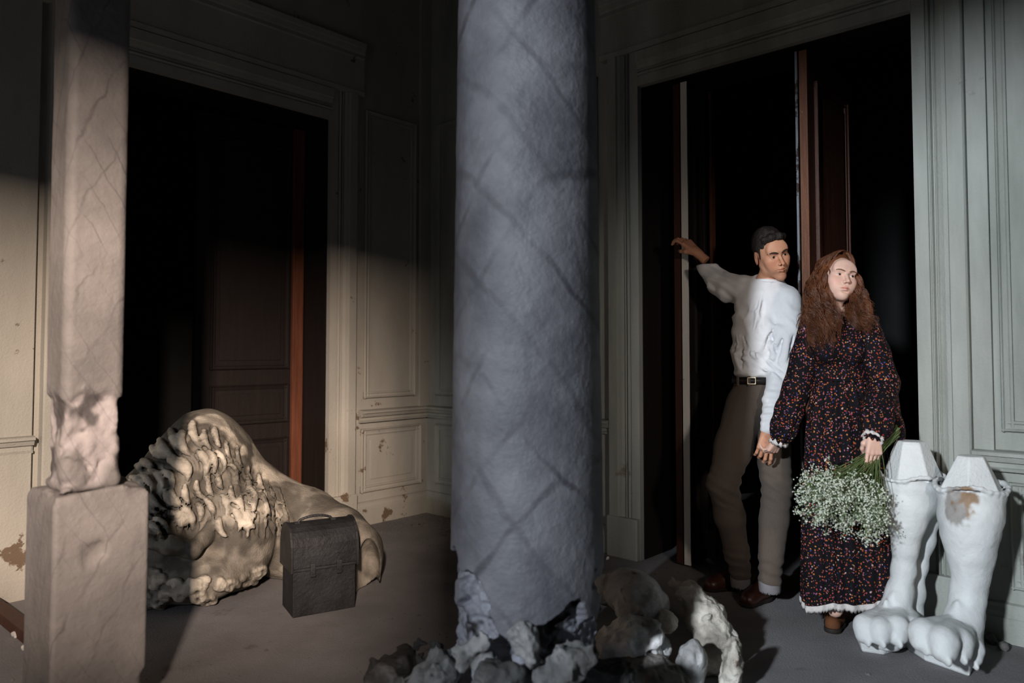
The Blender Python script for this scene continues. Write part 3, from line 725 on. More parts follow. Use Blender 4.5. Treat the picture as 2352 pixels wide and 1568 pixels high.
paw('plaster_paw', 'tall white plaster lion paw with a clean faceted plug, the one standing nearer the woman',
    dict(Y=3.06, leg=[(2092, 1130, .088, 0), (2088, 1160, .080, 0), (2082, 1200, .066, 0), (2079, 1255, .046, 0), (2076, 1310, .041, 0), (2067, 1360, .046, 0), (2052, 1420, .062, -.02), (2035, 1465, .060, -.06)],
         back=[(2125, 1120, .06, .06), (2128, 1180, .050, .08), (2120, 1240, .038, .08), (2110, 1300, .03, .07), (2100, 1360, .035, .05), (2095, 1420, .045, .04)],
         tendon=[(2052, 1400, .026, -.035), (2080, 1400, .024, -.035), (2035, 1410, .022, -.045)],
         toes=[(2025, 1410, 1988, 1438, .047, -.12), (2040, 1415, 2022, 1442, .045, -.16), (2066, 1415, 2060, 1440, .047, -.16), (2092, 1415, 2096, 1440, .043, -.12)],
         rim=(2096, 1092, .128, .02), ph=0.0, plug=(1012, .104, .064, -.02), prot=.25, grime=(2130, 1085),
         slab=[(1962, 1470), (1975, 1500), (2030, 1508), (2120, 1480), (2135, 1440), (2000, 1425)], slabh=[.062, .055, .05, .05, .05, .05]))
paw('plaster_paw.001', 'white plaster lion paw with a brown gash under its top, beside the grey green wall',
    dict(Y=2.86, leg=[(2232, 1165, .105, 0), (2228, 1190, .102, 0), (2226, 1230, .090, 0), (2228, 1272, .076, 0), (2229, 1315, .060, 0), (2223, 1370, .056, 0), (2212, 1430, .061, -.03), (2195, 1475, .070, -.08)],
         back=[(2250, 1160, .075, .06), (2262, 1220, .048, .06), (2258, 1265, .038, .06), (2246, 1320, .028, .06), (2241, 1350, .034, .04), (2230, 1420, .040, .05), (2225, 1480, .05, .03)],
         tendon=[(2200, 1420, .026, -.045), (2228, 1420, .024, -.045)],
         toes=[(2175, 1435, 2118, 1452, .048, -.16), (2190, 1445, 2166, 1470, .052, -.22), (2215, 1450, 2204, 1472, .048, -.18), (2232, 1465, 2232, 1490, .044, -.12)],
         rim=(2230, 1116, .125, .02), ph=1.5, plug=(1046, .104, .058, .02), prot=.6, wound=(2204, 1160),
         slab=[(2072, 1487), (2120, 1520), (2232, 1560), (2252, 1512), (2240, 1470), (2140, 1460)], slabh=[.05, .055, .095, .11, .07, .05]))

# ------------------------------------------------------------------ broken plaster heaps
def rock(name, label, c, r, seed, h=.008, rot=0.0, rough=.02, path=(), carve=(), k=.01, group='broken plaster pieces', m=None, extra=(), tintc=(1, 1, 1), crump=0.0, cuts=0, big=0):
    c = Vector(c); mm = max(max(r) * 1.25 + .03, big)
    F = Field(c - Vector((mm, mm, mm)), c + Vector((mm, mm, mm)), h)
    rm = Matrix.Rotation(rot, 3, 'Y') @ Matrix.Rotation(rot * .7 + seed, 3, 'Z')
    F.ell(c, r, k, [list(x) for x in rm])
    for (o, rr) in extra: F.ell(c + Vector(o), rr, .02)
    if path: F.path([tuple(q_) for q_, _r in path], [_r for _q, _r in path], .02)
    off = seed * 3.7
    rr_ = np.random.default_rng(100 + seed); gx, gy, gz = F.grid()
    for _ in range(cuts):
        v = rr_.normal(size=3); v /= np.linalg.norm(v); dd = rr_.uniform(.55, .85) * float(np.sqrt(((np.array(r) * v) ** 2).sum()))
        m3 = np.maximum(F.f, (gx - c.x) * v[0] + (gy - c.y) * v[1] + (gz - c.z) * v[2] - dd); F.f = m3
    F.disp(lambda p: rough * fbm(p + off, 9, 3) * .8 + rough * 1.1 * np.abs(fbm(p + off, 19, 3)) + rough * .35 * fbm(p + off, 55, 2) + crump * np.abs(fbm(p * [1, 1, .6] + off, 7, 3)), .06)
    for o, rr in carve: F.ell(c + Vector(o), rr, .01, sub=True)
    F.cut_below(.001)
    tc = np.array([tintc])
    def cf(V): return tc * (1.0 + .35 * fbm(V + off, 8, 3)[:, None]) * (.55 + .6 * smst(fbm(V + off, 10, 4), -.35, .1)[:, None] * 1.0)
    o = field_obj(name, F, m or M_rub, None, cf)
    return props(o, label, 'rubble', group)
hp = lambda x, y, Y: P(x, y, Y)
g1 = 'plaster fragments heaped before the doorway'
rock('plaster_fragment', 'white crackled plaster fragment at the back of the heap, right behind the round column', hp(1392, 1352, 3.25), (.10, .10, .065), 1, .006, .3, .008, group=g1, tintc=(1.5, 1.45, 1.38))
rock('plaster_fragment.001', 'smooth grey domed plaster fragment on top of the heap beside the round column', hp(1455, 1365, 2.95), (.135, .12, .10), 2, .006, .4, .010, group=g1, crump=.025, tintc=(1.3, 1.33, 1.42), cuts=0, extra=[((-.01, -.05, -.04), (.085, .09, .06)), ((.08, -.01, -.03), (.06, .06, .07))])
rock('plaster_fragment.002', 'draped folded plaster fragment low in the heap against the round column', hp(1440, 1475, 2.72), (.15, .12, .085), 3, .006, -.5, .014, group=g1, crump=.07, tintc=(1.9, 1.97, 2.1), extra=[((.08, -.03, -.05), (.06, .06, .08)), ((-.08, -.05, -.03), (.08, .07, .07))])
rock('plaster_fragment.003', 'long arched rough white plaster fragment curving down at the outer side of the heap', hp(1600, 1420, 2.92), (.07, .06, .06), 4, .006, .2, .026, group=g1, crump=.03, tintc=(1.45, 1.4, 1.3), big=.30,
     path=[(hp(1545, 1340, 3.02), .035), (hp(1585, 1362, 2.98), .058), (hp(1622, 1410, 2.93), .078), (hp(1640, 1470, 2.88), .085), (hp(1620, 1515, 2.84), .075)])
rock('plaster_fragment.004', 'pale upright plaster fragment at the bottom edge below the arched piece', hp(1590, 1530, 2.66), (.055, .06, .10), 5, .006, .1, .016, group=g1, tintc=(1.1, 1.15, 1.22), crump=.02)
rock('plaster_fragment.005', 'narrow broken plaster fragment lying outermost on the lit floor', hp(1680, 1530, 2.68), (.05, .08, .11), 6, .006, .15, .022, group=g1, tintc=(1.2, 1.16, 1.08), crump=.02)
rock('plaster_fragment.006', 'small tilted block of plaster wedged in the gap of the heap', hp(1528, 1425, 2.86), (.05, .05, .045), 7, .005, .6, .010, group=g1, tintc=(1.8, 1.7, 1.6))
rock('plaster_fragment.007', 'small curled plaster fragment beneath the wedged block', hp(1515, 1485, 2.72), (.05, .05, .065), 8, .005, .3, .014, group=g1, tintc=(1.6, 1.7, 1.8), crump=.02)
rock('plaster_fragment.008', 'dark dirty fragment at the bottom edge between the column and the heap', hp(1500, 1550, 2.62), (.14, .10, .07), 9, .007, .3, .024, group=g1, tintc=(.6, .57, .57))
g2 = 'rubble around the foot of the round column'
spots = [(905, 1530, 2.42, .10, .35, 'dark lump of rubble farthest out from the foot of the round column'),
         (985, 1500, 2.40, .075, .30, 'dark pointed lump of rubble close to the column foot'),
         (880, 1575, 2.30, .07, 1.1, 'pale chunk of rubble at the very bottom edge, outermost from the column'),
         (1000, 1560, 2.20, .09, 1.0, 'pale chunk of rubble under the dark pointed lump'),
         (1090, 1500, 2.10, .075, 1.3, 'bluish white chunk of rubble leaning on the column foot'),
         (1210, 1480, 2.06, .080, .95, 'pale chunk of rubble in front of the column middle'),
         (1150, 1560, 2.02, .10, .40, 'dark chunk of rubble in front of the column at the bottom edge'),
         (1290, 1530, 2.04, .09, 1.0, 'grey chunk of rubble in front of the shaded side of the column'),
         (1380, 1560, 2.25, .11, .35, 'dark chunk of rubble between the shaded side of the column and the plaster heap')]
for i, (x, y, Y, r_, t, lb) in enumerate(spots):
    rock('rubble_chunk' + ('.%03d' % i if i else ''), lb, hp(x, y, Y), (r_ * 1.45, r_ * (.8 + .12 * (i % 4)), r_ * 1.0), 20 + i, .006, i * .7, .026, group=g2, tintc=(t * .36, t * .375, t * .40), crump=.06, cuts=16)

# ------------------------------------------------------------------ people: shared builders
def frame(fwd, up):
    """matrix whose local +y is fwd and +z is (roughly) up"""
    y = Vector(fwd).normalized(); x = y.cross(Vector(up)).normalized(); z = x.cross(y)
    return Matrix(((x.x, y.x, z.x, 0), (x.y, y.y, z.y, 0), (x.z, y.z, z.z, 0), (0, 0, 0, 1)))
def head_frame(c, yaw, pitch, roll, s):
    yw, pt = R_(yaw), R_(pitch)
    f = Vector((math.sin(yw) * math.cos(pt), -math.cos(yw) * math.cos(pt), math.sin(pt)))
    r = f.cross(Vector((0, 0, 1))).normalized(); u = r.cross(f)
    u = Matrix.Rotation(R_(roll), 3, f) @ u
    M = frame(f, u) @ Matrix.Scale(s, 4); M.translation = c; return M
def head_field(neck_to, female, neck_r):
    F = Field((-.105, -.15, -.24), (.105, .145, .135), .0021)
    w = .94 if female else 1.0
    F.ell((0, -.018, .035), (.074 * w, .096, .086), .02)
    F.ell((0, .022, -.025), (.060 * w, .066, .085), .03)
    jw, cz = (.043, -.094) if female else (.048, -.103)
    for sx in (-1, 1):
        F.path([(sx * jw, -.012, -.045), (sx * (jw - .004), .018, -.076), (0, .068, cz + .004)], [.020, .017, .015], .022)
        F.ell((sx * .044, .059, -.018), (.017, .016, .014), .034)
        F.ell((sx * .030, .064, -.045), (.022, .02, .028), .035) if female else F.ell((sx * .030, .060, -.045), (.017, .018, .025), .035)
        F.cone((sx * .012, .088, .025), (sx * .040, .074, .028), .007, .007, .014)           # brow ridge
    F.ell((0, .070, cz + .004), (.019 if female else .024, .016, .014), .018)
    F.ell((0, .074, .042), (.050, .015, .034), .032)
    F.ell((0, .075, -.058), (.026, .018, .020), .021)                                     # muzzle
    for sx in (-1, 1):
        F.ell((sx * .031, .093, .004), (.016, .011, .011), .012, sub=True)                   # socket
    nl = .112 if female else .116
    F.path([(0, .084, .020), (0, .096, -.006), (0, nl, -.029)], [.0065, .0068, .0092], .008)
    for sx in (-1, 1):
        F.ell((sx * .0105, .098, -.033), (.0075, .009, .0065), .006)
        F.ell((sx * .0065, .104, -.0405), (.003, .005, .003), .002, sub=True)
    # lids around the eyes
    for sx in (-1, 1):
        F.ell((sx * .031, .0735, .004), (.0150, .0140, .0135), .004)
        F.ell((sx * .031, .0885, .003), (.0120, .008, .0028), .0015, sub=True)
    # lips
    for sx in (-1, 1):
        F.cone((sx * .004, .0955, -.0555), (sx * .024, .0845, -.0602), .0050, .0022, .004)
        F.cone((sx * .002, .0950, -.0668), (sx * .021, .0850, -.0625), .0062, .0024, .004)
    F.path([(-.025, .088, -.0612), (0, .1005, -.0610), (.025, .088, -.0612)], [.0016, .0022, .0016], .001, sub=True)
    F.ell((0, .092, -.076), (.018, .006, .004), .006, sub=True)
    for sx in (-1, 1):                                                                      # ears
        rot = [list(r) for r in Matrix.Rotation(sx * R_(-18), 3, 'Z') @ Matrix.Rotation(R_(12), 3, 'X')]
        F.ell((sx * .080 * w, -.012, -.004), (.008, .018, .032), .006, rot)
        F.ell((sx * .086 * w, -.006, -.002), (.006, .010, .019), .004, rot, sub=True)
    F.path([(0, -.030, -.03), (0, -.026, -.09), tuple(neck_to)], [neck_r * 1.05, neck_r, neck_r * 1.08], .02)
    if not female: F.ell((0, .028, -.125), (.011, .014, .016), .014)
    return F
def face_tint(V, female, lip, stub):
    col = np.ones((len(V), 3))
    def g(c, r): return np.exp(-(((V - np.array(c)) / np.array(r)) ** 2).sum(1))[:, None]
    L = smst(g((0, .096, -.0605), (.0200, .02, .0070))[:, 0], .30, .55)[:, None]
    col = col * (1 - L) + L * np.array([lip])
    ck = np.clip(g((.042, .07, -.03), (.02, .03, .02)) + g((-.042, .07, -.03), (.02, .03, .02)) + .7 * g((0, .115, -.03), (.012, .012, .012)), 0, 1)
    col *= 1 - ck * np.array([[0, .14, .14]])
    if stub:
        st = smst(-V[:, 2], .045, .08)[:, None] * smst(V[:, 1], .0, .03)[:, None] * (1 - L); col *= 1 - .22 * st
    e = g((.031, .088, .0125), (.013, .01, .0022)) + g((-.031, .088, .0125), (.013, .01, .0022))
    col *= 1 - .35 * np.clip(e, 0, 1)
    e2 = g((.031, .088, .0066), (.0135, .01, .0016)) + g((-.031, .088, .0066), (.0135, .01, .0016)); col *= 1 - .75 * np.clip(e2, 0, 1)
    e3 = g((0, .095, -.0610), (.022, .02, .0011)); col *= 1 - .5 * np.clip(e3, 0, 1)  # dark line painted in for the shade between the lips
    return col
def mesh_tf(V, M):
    return V @ np.array(M.to_3x3(), np.float32).T + np.array(M.translation, np.float32)
def hand_mesh(M, curls, thumb, spread=.10, s=1.0, side=1, h=.0021):
    """local: wrist at origin, fingers +y, back of hand +z, thumb towards +x*side"""
    F = Field((-.075, -.075, -.11), (.085, .215, .035), h)
    for i, x in enumerate((.030, .010, -.010, -.028)):
        x *= side
        F.cone((x * .55, .0, 0), (x, .085 - .004 * abs(i - 1), .002), .0135, .0105, .012)
        F.cone((x * .55, .02, -.010), (x * .95, .078, -.010), .010, .0085, .010)
        L = ((.043, .026, .020), (.047, .030, .021), (.044, .028, .021), (.035, .021, .018))[i]
        p = Vector((x, .083 - .005 * abs(i - 1), 0)); a = 0; sp = (1.5 - i) * spread * side
        r = .0088 if i < 3 else .0077
        for j in range(3):
            a += R_(curls[i][j])
            dv = Vector((math.sin(sp) * math.cos(a), math.cos(sp) * math.cos(a), -math.sin(a))); q = p + dv * L[j]
            F.cone(tuple(p), tuple(q), r, r * .93, .0035); p = q; r *= .92
    F.ell((side * .020, .030, -.012), (.014, .026, .014), .012)
    t = [Vector((side * a, b, c)) for a, b, c in thumb]
    F.path([tuple(x) for x in t], [.0125, .0105, .0098, .0080], .007)
    F.path([(0, -.07, -.002), (0, -.02, -.002), (0, .01, -.003)], [.026, .023, .024], .012)
    V, Q = F.mesh(); V = V * s
    if side < 0: pass
    return mesh_tf(V, M), Q
def merge(parts):
    Vs, Qs, Cs, n = [], [], [], 0
    for V, Q, Cc in parts:
        Vs.append(V); Qs.append(Q + n); Cs.append(Cc if Cc is not None else np.ones((len(V), 3))); n += len(V)
    return np.concatenate(Vs), np.concatenate(Qs), np.concatenate(Cs)
def eyes(M, look, root, bm_mat):
    for sx in (-1, 1):
        bm = bmesh.new(); bmesh.ops.create_uvsphere(bm, u_segments=24, v_segments=16, radius=.0128)
        T = M @ Matrix.Translation((sx * .031, .0735, .004)); bmesh.ops.transform(bm, matrix=T, verts=bm.verts)
        o = done('eye', bm, M_eye, root, True)
        bm = bmesh.new(); bmesh.ops.create_uvsphere(bm, u_segments=18, v_segments=10, radius=.0064)
        bmesh.ops.scale(bm, vec=(1, .35, 1), verts=bm.verts)
        dv = Vector((look[0], 1, look[1])).normalized()
        T = M @ Matrix.Translation(Vector((sx * .031, .0735, .004)) + dv * .0117) @ frame(dv, (0, 0, 1)); bmesh.ops.transform(bm, matrix=T, verts=bm.verts)
        done('iris', bm, M_iris, o, True)
def brows(M, root, m, r, HF):
    for sx in (-1, 1):
        F = Field((min(sx * .005, sx * .065), .04, .0), (max(sx * .005, sx * .065), .13, .050), .0014)
        pts = []
        for x_, z_ in ((.012, .0185), (.020, .0222), (.029, .0245), (.038, .0252), (.046, .0235), (.054, .0190)):
            for y_ in np.arange(.135, .03, -.0007):
                ix = np.round((np.array([sx * x_, y_, z_]) - HF.lo) / HF.h).astype(int)
                if HF.f[ix[0], ix[1], ix[2]] < 0: pts.append((sx * x_, y_ + .0005, z_)); break
        F.path(pts, [r * .9, r * 1.1, r * 1.1, r, r * .8, r * .5], .002)
        field_obj('eyebrow', F, m, root, None, M)
def limb_frame(fwd, back): return frame(fwd, back)
def proj_seg(p, a, b):
    a, b = np.array(a), np.array(b); ab = b - a; t = np.clip(((p - a) @ ab) / (ab @ ab), 0, 1)
    return t

# ------------------------------------------------------------------ the man
def man():
    YT = 3.66
    root = empty('person', (1.13, 3.62, 0), 'man in a white collarless shirt leaning in the doorway, gripping the door edge', 'person')
    J = {k: P(*v) for k, v in dict(neck=(1768, 640, 3.68), shR=(1706, 664, 3.74), shL=(1806, 692, 3.62), chest=(1752, 730, 3.68), belly=(1733, 820, 3.67), waist=(1732, 868, 3.66), hip=(1738, 925, 3.67),
            elR=(1650, 648, 3.86), wrR=(1602, 580, 3.99), elL=(1797, 855, 3.56), wrL=(1764, 985, 3.44), hpR=(1712, 930, 3.66), knR=(1660, 1110, 3.50), anR=(1702, 1318, 3.68),
            hpL=(1762, 930, 3.66), knL=(1785, 1120, 3.56), anL=(1768, 1328, 3.53)).items()}
    T = {k: tuple(v) for k, v in J.items()}
    # --- body, one figure (coarse where the clothes cover it, fine for the head and the hands)
    B = Field((.72, 3.2, 0), (1.62, 4.2, 1.66), .012)
    B.path([T['neck'], T['chest'], T['belly'], T['hip']], [.055, .072, .062, .072], .04)
    B.cone(T['shR'], T['shL'], .045, .045, .03)
    for a, b, c, r in (('shR', 'elR', 'wrR', (.042, .032, .021)), ('shL', 'elL', 'wrL', (.042, .032, .021)), ('hpR', 'knR', 'anR', (.078, .050, .034)), ('hpL', 'knL', 'anL', (.078, .050, .034))):
        B.path([T[a], T[b], T[c]], r, .02)
    V0, Q0 = B.mesh()
    M = head_frame(P(1772, 584, 3.64), 6, -14, 15, 1.0) @ Matrix.Diagonal((.94, 1, 1.04, 1))
    nk = M.inverted() @ P(1758, 652, 3.69)
    HF = head_field(nk, False, .052); V1, Q1 = HF.mesh(); C1 = face_tint(V1, False, (.80, .58, .55), True); V1 = mesh_tf(V1, M)
    w = J['wrR']; MH = frame(P(1566, 545, 4.02) - w + Vector((0, .015, 0)), Vector((.45, -1, .55))); MH.translation = w + (P(1566, 545, 4.02) - w) * .05
    VR, QR = hand_mesh(MH, [(12, 42, 38), (14, 46, 40), (16, 50, 40), (20, 50, 40)], [(.018, .012, -.008), (.040, .042, -.022), (.036, .066, -.042), (.020, .082, -.060)], .04, .98, side=-1)
    w2 = J['wrL']; dn = P(1752, 1062, 3.42) - w2; ML = frame(dn, Vector((-.15, -1, .15))); ML.translation = w2 + dn * .10
    VL, QL = hand_mesh(ML, [(18, 30, 20), (28, 38, 22), (34, 42, 25), (30, 35, 20)], [(.018, .012, -.006), (.042, .038, -.018), (.048, .064, -.032), (.044, .086, -.042)], .09, .97, side=-1)
    V, Q, Cc = merge([(V0, Q0, None), (V1, Q1, C1), (VR, QR, None), (VL, QL, None)])
    lumpy_obj('body', V, Q, M_skin, root, Cc * np.array([[.92, .78, .70]]))
    eyes(M, (.12 * -1, -.12), root, None); brows(M, root, M_brow, .0036, HF)
    # --- short dark hair
    H = Field((-.1, -.13, -.06), (.1, .12, .145), .0028)
    H.ell((0, -.024, .046), (.080, .100, .088), .01)
    H.path([(-.052, .052, .082), (-.02, .070, .090), (.02, .071, .092), (.05, .050, .086)], [.015, .017, .017, .015], .015)
    H.ell((0, .105, .002), (.070, .062, .074), .006, sub=True); H.ell((0, .06, -.06), (.12, .08, .07), .01, sub=True)
    H.ell((0, -.02, -.085), (.12, .12, .06), .01, sub=True)
    for sx in (-1, 1):
        H.ell((sx * .082, -.008, -.006), (.02, .020, .034), .004, sub=True); H.cone((sx * .070, .018, .03), (sx * .071, .014, -.002), .006, .004, .004)
    H.disp(lambda p: .005 * fbm(p * [1, 1, .5], 60, 3) + .002 * fbm(p, 150, 2), .02)
    field_obj('hair', H, M_hairM, root, None, M)
    # --- shirt with creases
    S = Field((.80, 3.30, .78), (1.56, 4.14, 1.66), .0056)
    S.ell(tuple(P(1757, 705, 3.69)), (.150, .105, .135), .05); S.ell(tuple(P(1748, 760, 3.68)), (.142, .108, .15), .05)
    S.ell(tuple(P(1737, 818, 3.66)), (.118, .102, .10), .05); S.ell(tuple(P(1733, 856, 3.66)), (.098, .086, .040), .03)
    S.path([T['neck'], tuple(P(1762, 680, 3.69))], [.062, .09], .05); S.cone(T['shR'], T['shL'], .064, .062, .04)
    S.path([T['shR'], tuple(J['shR'].lerp(J['elR'], .5) + Vector((0, 0, -.015))), T['elR'], tuple(J['elR'].lerp(J['wrR'], .5)), tuple(J['elR'].lerp(J['wrR'], .95))], [.070, .068, .058, .048, .036], .03)
    S.path([T['shL'], tuple(J['shL'].lerp(J['elL'], .45) + Vector((.008, -.01, 0))), T['elL'], tuple(J['elL'].lerp(J['wrL'], .5)), tuple(J['elL'].lerp(J['wrL'], .80)), tuple(J['elL'].lerp(J['wrL'], .98))], [.070, .070, .064, .054, .040, .039], .024)
    # collar opening
    cN = P(1764, 640, 3.66)
    S.cone(tuple(cN + Vector((0, 0, .024))), tuple(cN + Vector((0, 0, .2))), .064, .09, .006, sub=True)
    # folds: diagonal creases from the shoulder to the belt, and wraps on the sleeves
    creases = [((1790, 770), (1772, 835), .020), ((1772, 745), (1745, 800), .016), ((1715, 800), (1790, 865), .018), ((1700, 770), (1722, 845), .014), ((1700, 815), (1765, 850), .013), ((1692, 770), (1698, 850), .010),
               ((1765, 770), (1775, 810), .012), ((1812, 770), (1800, 830), .016), ((1745, 690), (1735, 760), .008), ((1730, 690), (1712, 740), .008), ((1755, 820), (1790, 850), .014)]
    for (a, b, r) in creases:
        for off, sg, k in ((0, False, .012), (9, True, .010)):
            q0, q1 = np.array(P(a[0] + off, a[1] + off * .3, 3.3)), np.array(P(b[0] + off, b[1] + off * .3, 3.3))
            o = np.array([0, 0, HC])
            pts = []
            for t in np.linspace(0, 1, 7):
                dr = (q0 + (q1 - q0) * t) - o; dr = dr / dr[1]; best = None
                for Yd in np.arange(3.38, 3.9, .006):
                    q = o + dr * Yd; ix = np.round((q - S.lo) / S.h).astype(int)
                    if np.all(ix >= 0) and np.all(ix < S.n) and S.f[ix[0], ix[1], ix[2]] < 0: best = q; break
                if best is not None: pts.append(best - np.array([0, .000 if sg else -.004, 0]))
            if len(pts) > 2:
                S.path([tuple(x) for x in pts], [r * (.25 + .55 * math.sin(math.pi * i / (len(pts) - 1))) * (.7 if sg else 1) for i in range(len(pts))], k, sub=sg)
    def body_folds(p):
        a = p[:, 0] * .80 + p[:, 2] * .60; b = -p[:, 0] * .60 + p[:, 2] * .80
        q = np.stack([a * 2.2 + .04 * fbm(p, 6), p[:, 1] * .8, b * .75], 1)
        q2 = np.stack([a * .8, p[:, 1] * .8, b * 2.4 + .05 * fbm(p + 3, 6)], 1)
        w = smst(1.50 - p[:, 2], 0, .18) * (1 - .75 * smst(p[:, 0], P(1790, 820, 3.55).x, P(1812, 820, 3.55).x) * (p[:, 2] < 1.4)) * smst(p[:, 2], 1.02, 1.12)
        return w * (.026 * (np.abs(fbm(q, 6.5, 2)) - .22) + .016 * (np.abs(fbm(q2 + 5, 6, 2)) - .22) * smst(1.35 - p[:, 2], 0, .2))
    vv = []
    for (x_, y_) in ((1752, 668), (1745, 700), (1736, 740), (1726, 780), (1716, 820), (1708, 852)):
        dr = np.array(P(x_, y_, 1.0)) - np.array([0, 0, HC])
        for Yd in np.arange(3.38, 3.9, .004):
            q = np.array([0, 0, HC]) + dr * Yd; ix = np.round((q - S.lo) / S.h).astype(int)
            if np.all(ix >= 0) and np.all(ix < S.n) and S.f[ix[0], ix[1], ix[2]] < 0: vv.append(tuple(q + np.array([0, .003, 0]))); break
    placket = vv
    def fn(p):
        sR = proj_seg(p, T['shR'], T['elR']) ; dR = np.exp(-((np.linalg.norm(p - (np.array(T['shR']) * .2 + np.array(T['elR']) * .8), axis=1)) / .14) ** 2)
        dE = np.exp(-((np.linalg.norm(p - np.array(T['wrL']) - [0, 0, .10], axis=1)) / .10) ** 2)
        w_ = p + .03 * np.stack([fbm(p, 5), fbm(p + 3, 5), fbm(p + 7, 5)], 1)
        return .0055 * np.sin(150 * (w_[:, 0] * .7 + w_[:, 2] * .7) + 4 * fbm(p, 9, 2)) * dR + .004 * np.sin(170 * w_[:, 2] + 5 * fbm(p, 8, 2)) * dE + .005 * fbm(p * [1, 1, .55], 13, 2) + .002 * fbm(p, 40, 2) + body_folds(p)
    S.disp(fn, .04)
    S.path(placket, [.0075] * len(placket), .003)
    field_obj('shirt', S, M_shirt, root)
    bm = bmesh.new()          # stand collar and button placket
    def ringband(bm, c, rx, ry, h0, th, tilt=0.0, n=48):
        vs = []
        for i in range(n):
            a = 2 * math.pi * i / n; zz = tilt * math.cos(a)
            vs.append([bm.verts.new((c.x + (rx + o) * math.cos(a), c.y + (ry + o) * math.sin(a), c.z + zz + z)) for o, z in ((0, 0), (th, 0), (th * .6, h0), (-th * .3, h0))])
        for i in range(n):
            for j in range(4): bm.faces.new((vs[i][j], vs[(i + 1) % n][j], vs[(i + 1) % n][(j + 1) % 4], vs[i][(j + 1) % 4]))
    ringband(bm, P(1764, 651, 3.67), .058, .056, .016, .008, -.006); done('collar', bm, M_shirt, root, True)
    # --- belt and trousers
    Tz = Field((.80, 3.30, .02), (1.50, 3.95, 1.12), .0062)
    Tz.ell(tuple(P(1736, 915, 3.67)), (.112, .098, .13), .03); Tz.ell(tuple(P(1733, 880, 3.66)), (.093, .082, .05), .03)
    Tz.path([T['hpR'], tuple(J['hpR'].lerp(J['knR'], .55)), T['knR'], tuple(J['knR'].lerp(J['anR'], .35)), tuple(J['knR'].lerp(J['anR'], .75)), tuple(J['anR'] + Vector((0, 0, -.015)))], [.095, .086, .070, .068, .056, .050], .03)
    Tz.path([T['hpL'], tuple(J['hpL'].lerp(J['knL'], .55)), T['knL'], tuple(J['knL'].lerp(J['anL'], .35)), tuple(J['knL'].lerp(J['anL'], .75)), tuple(J['anL'] + Vector((0, 0, -.02)))], [.090, .082, .070, .068, .058, .052], .012)
    def ft(p):
        w_ = p + .02 * np.stack([fbm(p, 6), fbm(p + 3, 6), fbm(p + 7, 6)], 1)
        kn = np.exp(-(np.minimum(np.linalg.norm(p - np.array(T['knR']) - [.03, 0, 0], axis=1), np.linalg.norm(p - np.array(T['knL']), axis=1)) / .10) ** 2)
        an = np.exp(-((p[:, 2] - .16) / .10) ** 2); hp_ = np.exp(-((p[:, 2] - .86) / .09) ** 2)
        return kn * .006 * np.sin(120 * (w_[:, 2] + .5 * w_[:, 0]) + 4 * fbm(p, 7)) + an * .0035 * np.sin(130 * w_[:, 2] + 5 * fbm(p, 8)) + hp_ * .005 * fbm(p * [1.8, 1.8, .5], 16, 2) + .005 * fbm(p * [1, 1, .5], 11, 2)
    Tz.disp(ft, .04)
    x, y, z = Tz.grid(); wz = P(1733, 872, 3.66).z; Tz.f = np.maximum(Tz.f, z - wz)
    field_obj('trousers', Tz, M_trouser, root)
    c = P(1732, 872, 3.66)
    bm = bmesh.new(); ringband(bm, Vector((c.x, c.y, c.z - .018)), .102, .090, .034, .006, 0.0); bl = done('belt', bm, M_belt, root, True)
    F = Field((-.03, -.03, -.02), (.03, .03, .04), .002); F.path([(-.018, 0, 0), (-.018, 0, .030), (.018, 0, .030), (.018, 0, 0), (-.018, 0, 0)], [.003] * 5, .001)
    MB_ = Matrix.Rotation(R_(-22), 4, 'Z'); MB_.translation = Vector((c.x - .043, c.y - .094, c.z - .016)); field_obj('buckle', F, M_metal, bl, None, MB_)
    for an_ in (-150, -118, -62, -30):
        bm = bmesh.new(); q = Vector((c.x + .112 * math.cos(R_(an_)), c.y + .100 * math.sin(R_(an_)), c.z)); W_ = Wall(Vector((q.x, q.y, 0)), Vector((-math.sin(R_(an_)), math.cos(R_(an_)), 0)), Vector((math.cos(R_(an_)), math.sin(R_(an_)), 0)))
        wbox(bm, W_, -.006, .006, c.z - .026, c.z + .022, -.006, .001, .001); done('belt_loop', bm, M_trouser, root)
    # --- shoes
    def shoe(heel, toe, lift=0.0):
        f = (toe - heel); L = f.length; f.normalize(); r = Vector((f.y, -f.x, 0))
        X = Matrix(((r.x, f.x, 0, heel.x), (r.y, f.y, 0, heel.y), (0, 0, 1, lift), (0, 0, 0, 1)))
        F = Field((-.07, -.05, -.01), (.07, L + .05, .14), .003)
        F.path([(0, .03, .045), (0, L * .45, .048), (0, L - .035, .030)], [.036, .043, .034], .03); F.path([(.012, L * .55, .036), (.008, L - .05, .030)], [.036, .036], .02)
        F.path([(0, .035, .06), (0, .05, .115)], [.036, .041], .02); F.cone((0, L * .35, .07), (0, L * .6, .058), .030, .026, .02)
        F.cut_below(.016); F.ell((0, .05, .15), (.036, .05, .04), .006, sub=True)
        o = field_obj('shoe', F, M_shoe, root, None, X)
        F = Field((-.07, -.05, -.01), (.07, L + .05, .05), .003)
        F.path([(0, .03, .012), (0, L * .45, .012), (.004, L - .035, .012)], [.036, .045, .040], .03); x, y, z = F.grid(); F.f = np.maximum(F.f, np.maximum(z - .018, -z)); F.cut_below(.0)
        field_obj('sole', F, M_sole, o, None, X)
        for k in range(4):
            F = Field((-.04, -.02, -.02), (.04, .02, .03), .002); F.path([(-.022, 0, 0), (0, 0, .008), (.022, 0, 0)], [.0022] * 3, .001)
            XM = X @ Matrix.Translation((0, L * (.36 + .055 * k), .103 - .0085 * k)); field_obj('lace', F, M_sole, o, None, XM)
